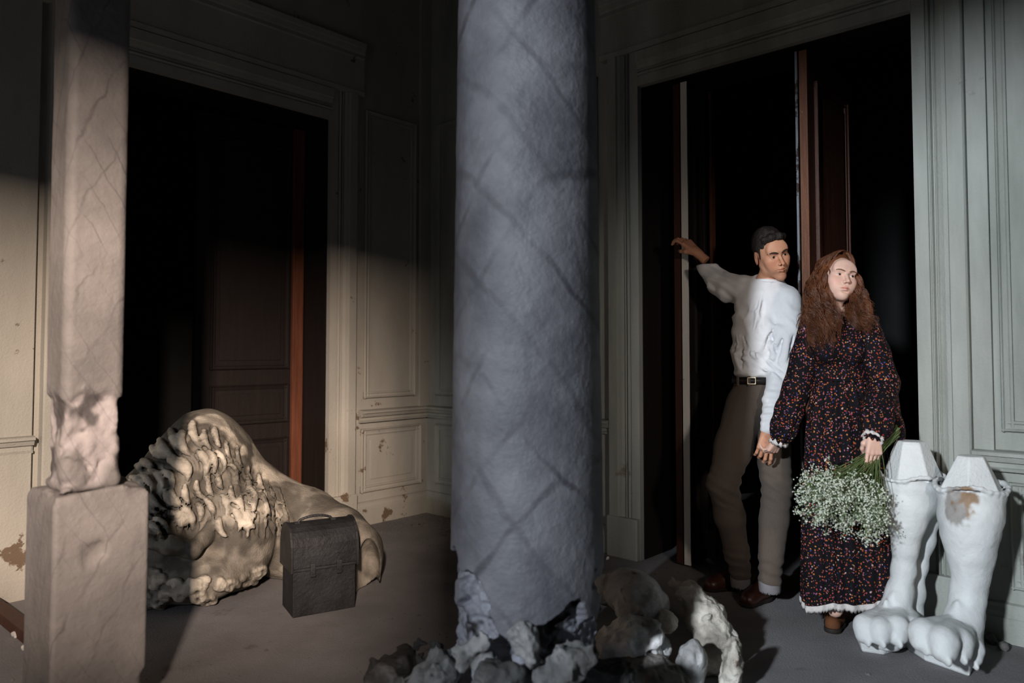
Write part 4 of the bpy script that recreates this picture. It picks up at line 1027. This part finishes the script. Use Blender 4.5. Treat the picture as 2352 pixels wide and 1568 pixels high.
    shoe(G(1722, 1345), G(1622, 1358)); shoe(G(1778, 1362), G(1712, 1396))
    for k in ('anR', 'anL'):      # pale turned-up cuffs
        F = Field((J[k].x - .09, J[k].y - .09, .02), (J[k].x + .09, J[k].y + .09, .2), .004)
        F.cone((J[k].x, J[k].y, J[k].z - .045), (J[k].x, J[k].y, J[k].z - .022), .050, .052, .0); 
        F.cone((J[k].x, J[k].y, J[k].z - .2), (J[k].x, J[k].y, J[k].z - .05), .044, .044, .0, sub=True)
        field_obj('turned_cuff', F, M_cuffgrey, root)
M_cuffgrey = mat('grey_cuff_lining', (0.22, 0.21, 0.22), (0.17, 0.16, 0.17), 20, 0.9)
man()

# ------------------------------------------------------------------ the woman
def tube_mesh(paths, radii, sides=3):
    """many thin tubes -> arrays; paths: list of (n,3) arrays"""
    Vs, Qs, n0 = [], [], 0
    for p, r in zip(paths, radii):
        p = np.asarray(p); n = len(p); t = np.gradient(p, axis=0); t /= np.linalg.norm(t, axis=1)[:, None] + 1e-9
        ref = np.array([.3, .2, .93]); a = np.cross(t, ref); a /= np.linalg.norm(a, axis=1)[:, None] + 1e-9; b = np.cross(t, a)
        rr = np.asarray(r)[:, None]
        ring = [p + rr * (a * math.cos(2 * math.pi * k / sides) + b * math.sin(2 * math.pi * k / sides)) for k in range(sides)]
        V = np.stack(ring, 1).reshape(-1, 3); i = np.arange(n - 1)[:, None] * sides; j = np.arange(sides)[None]; j1 = (j + 1) % sides
        Qs.append((np.stack([i + j, i + j1, i + sides + j1, i + sides + j], -1).reshape(-1, 4)) + n0); Vs.append(V); n0 += len(V)
    return np.concatenate(Vs), np.concatenate(Qs)
def woman():
    Y = 3.22
    root = empty('person.001', (1.45, 3.2, 0), 'woman with long wavy auburn hair in a dark floral dress holding flowers', 'person')
    J = {k: P(*v) for k, v in dict(neck=(1917, 715, 3.24), shR=(1868, 752, 3.26), shL=(1988, 742, 3.20), chest=(1927, 800, 3.22), waist=(1930, 868, 3.24), hip=(1940, 960, 3.24),
            elR=(1832, 890, 3.30), wrR=(1794, 1000, 3.36), elL=(2030, 880, 3.16), wrL=(2008, 990, 3.02), hpR=(1915, 980, 3.24), knR=(1905, 1190, 3.20), anR=(1918, 1400, 3.20),
            hpL=(1965, 980, 3.24), knL=(1975, 1190, 3.28), anL=(1985, 1370, 3.36)).items()}
    T = {k: tuple(v) for k, v in J.items()}
    B = Field((.9, 2.85, .06), (1.85, 3.6, 1.5), .012)
    B.path([T['neck'], tuple(J['chest'] + Vector((0, .03, 0))), T['waist'], T['hip']], [.048, .062, .055, .07], .04); B.cone(T['shR'], T['shL'], .035, .035, .03)
    for a, b, c, r in (('shR', 'elR', 'wrR', (.042, .034, .022)), ('shL', 'elL', 'wrL', (.042, .034, .022)), ('hpR', 'knR', 'anR', (.075, .048, .032)), ('hpL', 'knL', 'anL', (.075, .048, .032))):
        B.path([T[a], T[b], T[c]], r, .02)
    V0, Q0 = B.mesh()
    M = head_frame(P(1921, 642, 3.21), 4, 6, -9, .92)
    nk = M.inverted() @ P(1915, 745, 3.25)
    HF = head_field(nk, True, .046); V1, Q1 = HF.mesh(); C1 = face_tint(V1, True, (.92, .62, .60), False); V1 = mesh_tf(V1, M)
    w = J['wrL']; dn = P(2007, 1070, 2.99) - w; ML = frame(dn, Vector((.10, -1, .12))); ML.translation = w + dn * .12
    VL, QL = hand_mesh(ML, [(6, 8, 6), (20, 26, 18), (30, 36, 22), (38, 40, 24)], [(.018, .012, -.010), (.036, .040, -.026), (.030, .062, -.044), (.018, .078, -.054)], .05, .88, side=1)
    w2 = J['wrR']; dn = P(1770, 1040, 3.40) - w2; MR = frame(dn, Vector((.5, -.8, .3))); MR.translation = w2 + dn * .15
    VR, QR = hand_mesh(MR, [(40, 40, 20), (42, 42, 22), (44, 44, 24), (46, 44, 24)], [(.018, .012, -.006), (.040, .036, -.016), (.046, .058, -.026), (.042, .074, -.036)], .08, .86, side=-1)
    V, Q, Cc = merge([(V0, Q0, None), (V1, Q1, C1), (VL, QL, None), (VR, QR, None)])
    lumpy_obj('body', V, Q, M_skinW, root, Cc)
    eyes(M, (-.28, .02), root, None); brows(M, root, M_browW, .0026, HF)
    # --- dress: bodice with sleeves, skirt, lace
    S = Field((.95, 2.85, .95), (1.88, 3.55, 1.50), .0062)
    S.ell(tuple(P(1925, 795, 3.23)), (.128, .098, .12), .04); S.ell(tuple(P(1930, 862, 3.24)), (.112, .088, .07), .04); S.cone(tuple(J['shR'] + Vector((.01, 0, -.01))), tuple(J['shL'] + Vector((-.01, 0, -.01))), .056, .056, .04)
    for sx in (-1, 1): S.ell(tuple(P(1927 + 28 * sx, 808, 3.165)), (.052, .045, .05), .03)
    S.cone(T['neck'], tuple(J['neck'] + Vector((0, -.03, .2))), .060, .09, .006, sub=True)
    field_disp = lambda p: .006 * fbm(p * [2.2, 2.2, .5], 9, 2) + .003 * fbm(p * [1, 1, .4], 30, 2)
    S.disp(field_disp, .04); x, y, z = S.grid(); S.f = np.maximum(S.f, P(1930, 880, 3.24).z - z)
    field_obj('bodice', S, M_dress, root)
    for nm, a, b, c, cuff in (('sleeve', 'shR', 'elR', 'wrR', (-1, 1)), ('sleeve', 'shL', 'elL', 'wrL', (1, 1))):
        q = [J[a], J[a].lerp(J[b], .5), J[b], J[b].lerp(J[c], .5), J[b].lerp(J[c], .85), J[b].lerp(J[c], 1.0)]
        lo = Vector([min(p[i] for p in q) - .13 for i in range(3)]); hi = Vector([max(p[i] for p in q) + .13 for i in range(3)])
        F = Field(lo, hi, .0058); big = (a == 'shL')
        F.path([tuple(p) for p in q], [.058, .062, .060, .064 if big else .058, .066 if big else .056, .040], .02)
        if big: F.path([tuple(P(2035, 940, 3.12)), tuple(P(2050, 985, 3.12)), tuple(P(2060, 1000, 3.13))], [.05, .045, .03], .03)
        A_, B_ = np.array(J[b]), np.array(J[c])
        def fs(p):
            w_ = p + .02 * np.stack([fbm(p, 6), fbm(p + 3, 6), fbm(p + 7, 6)], 1)
            t = proj_seg(p, A_, B_); ax = p - (A_ + (B_ - A_) * t[:, None]); an = np.arctan2(ax[:, 1], ax[:, 0])
            return .006 * t * np.sin(9 * an + 3 * fbm(p, 6)) + .006 * fbm(w_ * [1.6, 1.6, .5], 13, 2) + .002 * fbm(p, 40, 2)
        F.disp(fs, .04); so = field_obj(nm, F, M_dress, root)
        # white frilled cuff
        ax_ = (J[c] - J[b]).normalized(); X = frame(ax_, Vector((0, -1, 0))); X.translation = J[c] + ax_ * .022
        n = 72; Vc = []
        for i in range(n):
            an = 2 * math.pi * i / n; rr = .036 + .003 * math.sin(9 * an)
            for (o, l) in ((0, -.012), (.004, .008), (.006 + .003 * math.sin(12 * an), .020 + .003 * math.cos(12 * an)), (-.004, .012), (-.006, -.012)):
                Vc.append(X @ Vector(((rr + o) * math.cos(an), l, (rr + o) * .8 * math.sin(an))))
        i = np.arange(n)[:, None] * 5; i1 = ((np.arange(n) + 1) % n)[:, None] * 5; j = np.arange(5)[None]; j1 = (j + 1) % 5
        Qc = np.stack([i + j, i1 + j, i1 + j1, i + j1], -1).reshape(-1, 4)
        lumpy_obj('frilled_cuff', np.array([list(v) for v in Vc]), Qc, M_lace, root)
    # gathered skirt
    rows = [(872, 1876, 1986, .088), (882, 1872, 1990, .092), (930, 1862, 2008, .112), (1000, 1856, 2026, .128), (1100, 1852, 2038, .142), (1200, 1849, 2044, .152), (1290, 1848, 2046, .160), (1366, 1848, 2046, .165)]
    ns, na = 110, 288
    a = np.linspace(0, 2 * np.pi, na, endpoint=False); Vv = []; tt = np.linspace(0, 1, ns)
    ys = np.array([r[0] for r in rows]); key = np.linspace(0, 1, len(rows))
    cen = np.array([[*P((r[1] + r[2]) / 2, r[0], 3.24)] for r in rows]); hw = np.array([(r[2] - r[1]) / 2 / F_PX * 3.24 for r in rows]); hd = np.array([r[3] for r in rows])
    def rows_at(t):
        ty = 872 + t * (1366 - 872); return [np.interp(ty, ys, cen[:, k]) for k in range(3)] + [np.interp(ty, ys, hw), np.interp(ty, ys, hd)]
    ring_last = None
    pl = np.sin(17 * a + 1.2 * np.sin(3 * a)) + .5 * np.sin(29 * a + 2 * np.sin(2 * a + 1)); big = np.sin(6 * a + 1.0) + .6 * np.sin(4 * a)
    for t in tt:
        cx_, cy_, cz_, w_, d_ = rows_at(t)
        k = 1 + (.030 + .02 * t) * pl * (1 - .35 * t) + .075 * t * big
        dip = .022 * t ** 3 * (np.sin(a * 2 - 2.2) + .5 * np.sin(a * 5))
        Vv.append(np.stack([cx_ + w_ * k * np.cos(a), cy_ + d_ * k * np.sin(a), cz_ + dip], -1))
    Vv = np.array(Vv); inner = Vv.copy(); cen_ = Vv.mean(1, keepdims=True); inner = cen_ + (Vv - cen_) * np.array([.97, .97, 1])
    def grid_q(n, m, off, flip=False):
        i = np.arange(n - 1)[:, None] * m; j = np.arange(m)[None]; j1 = (j + 1) % m
        q = np.stack([i + j, i + j1, i + m + j1, i + m + j], -1).reshape(-1, 4) + off
        return q[:, ::-1] if flip else q
    N1 = ns * na; j = np.arange(na); j1 = (j + 1) % na
    rim = np.stack([(ns - 1) * na + j, (ns - 1) * na + j1, N1 + (ns - 1) * na + j1, N1 + (ns - 1) * na + j], -1)
    lumpy_obj('skirt', np.concatenate([Vv.reshape(-1, 3), inner.reshape(-1, 3)]), np.concatenate([grid_q(ns, na, 0, True), grid_q(ns, na, N1), rim]), M_dress, root)
    # scalloped lace along the hem
    hem = Vv[-1]; c0 = hem.mean(0); out = (hem - c0) * [1, 1, 0]; out /= np.linalg.norm(out, axis=1)[:, None]
    sc = np.abs(np.sin(np.arange(na) * math.pi / 4))
    rings = [hem + out * .003 + [0, 0, .006], hem + out * .004 + [0, 0, -.010], hem + out * .004 + np.stack([0 * sc, 0 * sc, -.018 - .010 * sc], -1), hem - out * .001 + [0, 0, -.012], hem - out * .001 + [0, 0, .004]]
    lumpy_obj('lace_hem', np.concatenate(rings), grid_q(5, na, 0, True), M_lace, root)
    # waist seam gathers
    F = Field(J['waist'] - Vector((.16, .14, .04)), J['waist'] + Vector((.16, .14, .04)), .004)
    wr = rows_at(0.0); q = [(wr[0] + (wr[3] + .003) * math.cos(t), wr[1] + (wr[4] + .003) * math.sin(t), wr[2] + .002) for t in np.linspace(0, 2 * math.pi, 33)]
    F.path(q, [.006] * 33, .002); field_obj('waist_seam', F, M_dress, root)
    # --- boots
    for k, (hl, tp) in (('anR', (G(1925, 1418), G(1908, 1462))), ('anL', (G(1985, 1392), G(1998, 1428)))):
        f = tp - hl; L = .225; f.normalize(); r = Vector((f.y, -f.x, 0)); X = Matrix(((r.x, f.x, 0, hl.x), (r.y, f.y, 0, hl.y), (0, 0, 1, 0), (0, 0, 0, 1)))
        F = Field((-.07, -.06, -.01), (.07, L + .04, .30), .0038)
        F.path([(0, .03, .05), (0, L * .5, .042), (0, L - .035, .030)], [.034, .036, .032], .03); F.path([(0, .035, .06), (0, .045, .14), (0, .035, .285)], [.036, .036, .052], .02)
        F.disp(lambda p: .003 * fbm(p * [1, 1, 2], 18, 2), .02); F.cut_below(.018)
        o = field_obj('boot', F, M_boot, root, None, X)
        F = Field((-.07, -.05, -.01), (.07, L + .05, .05), .0038); F.path([(0, .03, .012), (0, L * .5, .012), (0, L - .035, .012)], [.036, .038, .036], .03); x, y, z = F.grid(); F.f = np.maximum(F.f, np.maximum(z - .020, -z))
        field_obj('sole', F, M_sole, o, None, X)
    # --- long wavy hair: cap plus strands
    H = Field((-.13, -.15, -.20), (.13, .12, .14), .0036)
    H.ell((0, -.026, .040), (.082, .100, .090), .01); H.ell((0, -.045, -.06), (.085, .06, .12), .04)
    H.ell((0, .110, -.020), (.062, .075, .098), .008, sub=True); H.ell((0, .04, -.15), (.055, .09, .11), .01, sub=True)
    H.disp(lambda p: .004 * fbm(p * [2, 2, .6], 26, 3), .02)
    field_obj('hair_cap', H, M_hairW, root, None, M)
    paths, rad = [], []; rg = np.random.default_rng(5)
    iM = M; hc = np.array(M.translation)
    for i in range(130):
        left_ = rg.random() < .56; side = 1 if left_ else -1        # local +x is image left
        part = rg.uniform(-.09, .074); ang0 = rg.uniform(.60, 2.9) * side
        L0_ = rg.uniform(.24, .36) if left_ else rg.uniform(.16, .28)
        tx0 = rg.uniform(-.145, .0) if left_ else rg.uniform(.028, .100); ty0 = rg.uniform(-.130, .06)
        fr, am, ph = rg.uniform(13, 22), rg.uniform(.009, .022), rg.uniform(0, 6.28); rcl = rg.uniform(.99, 1.10)
        for jn in range(32):
            ang = ang0 + rg.normal() * .05; pr_ = part + rg.normal() * .006; r_c = rcl + rg.normal() * .012; pts = []
            for t in np.linspace(0, 1, 6):
                th = t * 1.45
                px_ = math.sin(ang) * .081 * math.sin(th); py_ = min(pr_ * (1 - t) + (math.cos(ang) * .098 - .02) * t, .052 - .02 * t)
                pts.append(M @ Vector((px_ * r_c, py_ * r_c + .004 * math.sin(th), .036 + .094 * math.cos(th) + .004 * (r_c - 1))))
            base = pts[-1].copy(); L = L0_ * rg.uniform(.86, 1.06); tx = tx0 + rg.normal() * .006; ty = ty0 + rg.normal() * .006
            f2 = rg.normal() * .5; ph2 = ph + rg.normal() * .4; a2 = am * rg.uniform(.7, 1.3); n = 20
            for k in range(1, n + 1):
                t = k / n; s_ = t ** .7
                x_ = base.x + (hc[0] + tx - base.x) * s_; y_ = base.y + (hc[1] + ty - base.y) * s_; z_ = base.z - L * t
                x_ += (.004 if not left_ else -.020) * math.sin(math.pi * min(t * 1.3, 1))
                a_ = a2 * (t ** .5)
                pts.append(Vector((x_ + a_ * math.cos((fr + f2) * t + ph2), y_ + a_ * math.sin((fr + f2) * t + ph2) * .9, z_ + .4 * a_ * math.sin(2 * fr * t + ph2))))
            paths.append(np.array([list(q) for q in pts])); r0 = rg.uniform(.0006, .0013)
            rad.append(r0 * np.concatenate([np.ones(len(pts) - 6), np.linspace(1, .25, 6)]))
    V, Q = tube_mesh(paths, rad, 3)
    o = lumpy_obj('hair_strands', V, Q, M_hairW, root); o['kind'] = 'stuff'
    F = Field((-.01, -.01, -.03), (.01, .01, .01), .0015); F.ell((0, 0, -.010), (.003, .003, .012), 0)
    Me = Matrix.Translation(M @ Vector((.072, .002, -.042))); field_obj('earring', F, M_metal, root, None, Me)
    return J
M_skinW = mat('fair_skin', (0.68, 0.45, 0.36), (0.62, 0.39, 0.31), 22, 0.5, 0.06, 200, tint=True, sss=0.15)
JW = woman()

# ------------------------------------------------------------------ bouquet
def bouquet():
    rg = np.random.default_rng(11)
    root = empty('bouquet', tuple(P(1975, 1100, 3.0)), 'loose bouquet of small white flowers hanging head down in the hand of the woman', 'bouquet')
    grip = P(2012, 1038, 3.03)
    paths, rad, fl, lf = [], [], [], []
    for i in range(120):
        t0 = P(rg.uniform(2045, 2068), rg.uniform(975, 1005), rg.uniform(3.04, 3.10))
        # head: fan down-left
        u, v = rg.uniform(-1, 1), rg.uniform(0, 1)
        ex = 1938 + u * 90 + (v - .5) * 16; ey = 1105 + 105 * v + 28 * (u * .9) * (1 - .2 * v) - 12 * u * u * 3 * (v - .5)
        end = P(ex, ey, 2.97 + rg.uniform(-.10, .10))
        a = grip + Vector((rg.normal() * .008, rg.normal() * .008, rg.normal() * .010))
        mid = a.lerp(end, .5) + Vector((rg.normal() * .012, rg.normal() * .012, -.01 + rg.normal() * .01))
        pts = []
        for k in range(5): pts.append(t0.lerp(a, k / 5))
        for k in range(9):
            t = k / 8; pts.append(a * (1 - t) ** 2 + mid * 2 * t * (1 - t) + end * t * t)
        paths.append(np.array([list(q) for q in pts])); rad.append(np.linspace(.0022, .0011, len(pts))); main_ = paths[-1]
        for k in range(rg.integers(4, 7)):     # branchlets with florets
            b0 = Vector(main_[-1 - rg.integers(0, 4)]); dv = Vector(rg.normal(size=3)) * .022 + (end - a).normalized() * .028
            b1 = b0 + dv; paths.append(np.array([list(b0.lerp(b1, t)) for t in (0, .5, 1)])); rad.append(np.array([.0009] * 3))
            for _ in range(rg.integers(10, 17)): fl.append(b1 + Vector(rg.normal(size=3)) * .0095)
            for _ in range(2): lf.append((b0.lerp(b1, rg.random()), dv))
        for k in range(2): lf.append((a.lerp(end, rg.uniform(.3, .95)), Vector(rg.normal(size=3))))
    V, Q = tube_mesh(paths, rad, 4); o = lumpy_obj('stems', V, Q, M_green, root); o['kind'] = 'stuff'
    # florets: little five petalled stars
    Vs, Fs = [], []
    for c in fl:
        nrm = (Vector(rg.normal(size=3)) * .7 + Vector((0, -1, .3))).normalized(); x = nrm.cross(Vector((.1, .3, 1))).normalized(); y = nrm.cross(x); s = rg.uniform(.0032, .0052); n0 = len(Vs)
        Vs.append(c - nrm * .0012)
        for k in range(10):
            an = math.pi * k / 5; r = s if k % 2 == 0 else s * .5
            Vs.append(c + (x * math.cos(an) + y * math.sin(an)) * r + nrm * (.001 if k % 2 == 0 else -.0004))
        for k in range(10): Fs.append((n0, n0 + 1 + k, n0 + 1 + (k + 1) % 10))
    o = lumpy_obj('florets', np.array([list(v) for v in Vs]), np.array(Fs), M_flow, root, None, False); o['kind'] = 'stuff'
    Vs, Fs = [], []
    for c, dv in lf:
        dv = (Vector(dv).normalized() + Vector(rg.normal(size=3)) * .5).normalized(); x = dv.cross(Vector(rg.normal(size=3))).normalized(); L = rg.uniform(.010, .024); n0 = len(Vs); nn = dv.cross(x) * .001
        Vs += [c, c + dv * L * .5 + x * L * .13, c + dv * L, c + dv * L * .5 - x * L * .13]; Fs += [(n0, n0 + 1, n0 + 2, n0 + 3)]
    o = lumpy_obj('leaves', np.array([list(v) for v in Vs]), np.array(Fs), M_leaf, root, None, False); o['kind'] = 'stuff'
bouquet()

# ------------------------------------------------------------------ boards and litter
def board(name, a, b, w, t, label, m=None, up=(0, 0, 1), group='boards lying in the dark room'):
    ax = (b - a); L = ax.length; ax.normalize(); s = ax.cross(Vector(up)).normalized(); n = s.cross(ax)
    bm = bmesh.new(); W = Wall(a, ax, n)
    vs = []
    for x_ in (0, L):
        for y_ in (-w / 2, w / 2):
            for z_ in (0, t): vs.append(bm.verts.new(a + ax * (x_ + rng.uniform(-.01, .01)) + s * y_ + n * z_))
    for q in ((0, 1, 3, 2), (4, 6, 7, 5), (0, 4, 5, 1), (2, 3, 7, 6), (0, 2, 6, 4), (1, 5, 7, 3)): bm.faces.new([vs[i] for i in q])
    o = done(name, bm, m or M_board); md = o.modifiers.new('b', 'BEVEL'); md.width = .003; md.segments = 2
    return props(o, label, 'board', group)
board('wooden_board', P(1560, 1275, 4.75), P(1850, 1195, 4.95), .03, .10, 'lower grey green board standing on edge in the dark room behind the man', up=(0, .2, 1))
board('wooden_board.001', P(1580, 1215, 4.95), P(1850, 1150, 5.15), .03, .10, 'upper grey green board stacked behind the lower one in the dark room', up=(0, .2, 1))
board('wooden_board.002', P(1680, 1120, 5.2), P(1880, 1105, 5.25), .20, .05, 'pale splintered board lying on the stacked boards behind the knees of the man', up=(0, .5, 1))
bm = bmesh.new(); wbox(bm, Wall(Vector((P(1612, 900, 4.6).x, 4.62, 0)), Vector((.94, .34, 0)), Vector((.34, -.94, 0))), 0, .42, .30, 1.35, -.02, 0, .003)
props(done('wood_partition', bm, M_wood), 'dim reddish brown wooden panel standing in the dark room behind the man', 'panel')
bm = bmesh.new(); pa, pb = G(-25, 1395), G(80, 1480); ax = (pb - pa).normalized(); sd = Vector((-ax.y, ax.x, 0))
wbox(bm, Wall(pa, ax, sd), 0, (pb - pa).length, 0.0, .05, -.03, .03, .004)
props(done('wooden_batten', bm, M_wood), 'brown wooden batten lying on the floor left of the square pier', 'board')
for i, (x, y, r_, lb) in enumerate(((42, 1462, .032, 'white plaster crumb lying beside the brown batten'), (62, 1492, .028, 'pale plaster crumb lying nearest the foot of the square pier'),
                                    (965, 1172, .05, 'dark crumpled scrap lying in the corner below the skirting board'), (2275, 1478, .045, 'dark plaster crumb on the floor behind the outer plaster paw'),
                                    (2305, 1492, .035, 'flat dark crumb on the floor by the skirting board behind the paws'), (1395, 1285, .018, 'tiny white crumb on the floor below the right wall beside the round column'))):
    g = G(x, y); rock('plaster_crumb' + ('.%03d' % i if i else ''), lb, (g.x, g.y, r_ * .35), (r_, r_ * .7, r_ * .5), 50 + i, .004, i * .4, .010, group='crumbs lying singly on the floor', tintc=((1.5,) * 3 if i in (0, 1, 5) else (.4,) * 3), cuts=5)
def litter():
    rg = np.random.default_rng(21); Vs, Fs = [], []
    for i in range(2600):
        if i < 900: s_ = rg.uniform(.05, 1.7); off = abs(rg.normal()) * .18 + .04; p = WR.p(s_, 0, off)
        elif i < 1500: p = WL.p(rg.uniform(0, .9), 0, abs(rg.normal()) * .25 + .04)
        elif i < 1800: p = WR.p(rg.uniform(3.4, 5), 0, abs(rg.normal()) * .12 + .04)
        else: p = Vector((rg.uniform(-2.0, 2.0), rg.uniform(2.6, 4.8), 0))
        if any((p.x - a_) ** 2 + (p.y - b_) ** 2 < r_ * r_ for a_, b_, r_ in ((-1.45, 3.8, .75), (-.9, 4.05, .5), (-.9, 3.5, .25), (1.1, 3.6, .36), (1.45, 3.2, .34), (1.65, 3.05, .3), (1.85, 2.85, .32), (.05, 2.36, .5), (.6, 2.9, .5), (-1.35, 2.4, .3))): continue
        if (p - C).dot(d) < .02 or (p - C).dot(e) > -.02: continue
        r = rg.uniform(.002, .006) * (1.9 if rg.random() < .06 else 1); n0 = len(Vs)
        for dx, dy, dz in ((1, 0, .4), (0, 1, .3), (-1, 0, .5), (0, -1, .35), (0, 0, 1.1)): Vs.append((p.x + dx * r * rg.uniform(.6, 1.3), p.y + dy * r * rg.uniform(.6, 1.3), dz * r * rg.uniform(.5, 1.1) * (0 if dz < 1 else 1)))
        Fs += [(n0, n0 + 1, n0 + 4), (n0 + 1, n0 + 2, n0 + 4), (n0 + 2, n0 + 3, n0 + 4), (n0 + 3, n0, n0 + 4)]
    o = lumpy_obj('floor_debris', np.array(Vs), np.array(Fs), M_crumb, None, None, False)
    props(o, 'fine plaster crumbs and grit scattered over the dusty floor', 'debris', kind='stuff')
M_crumb = mat('plaster_grit', (0.22, 0.20, 0.19), (0.07, 0.06, 0.055), 3.0, 0.9)
litter()
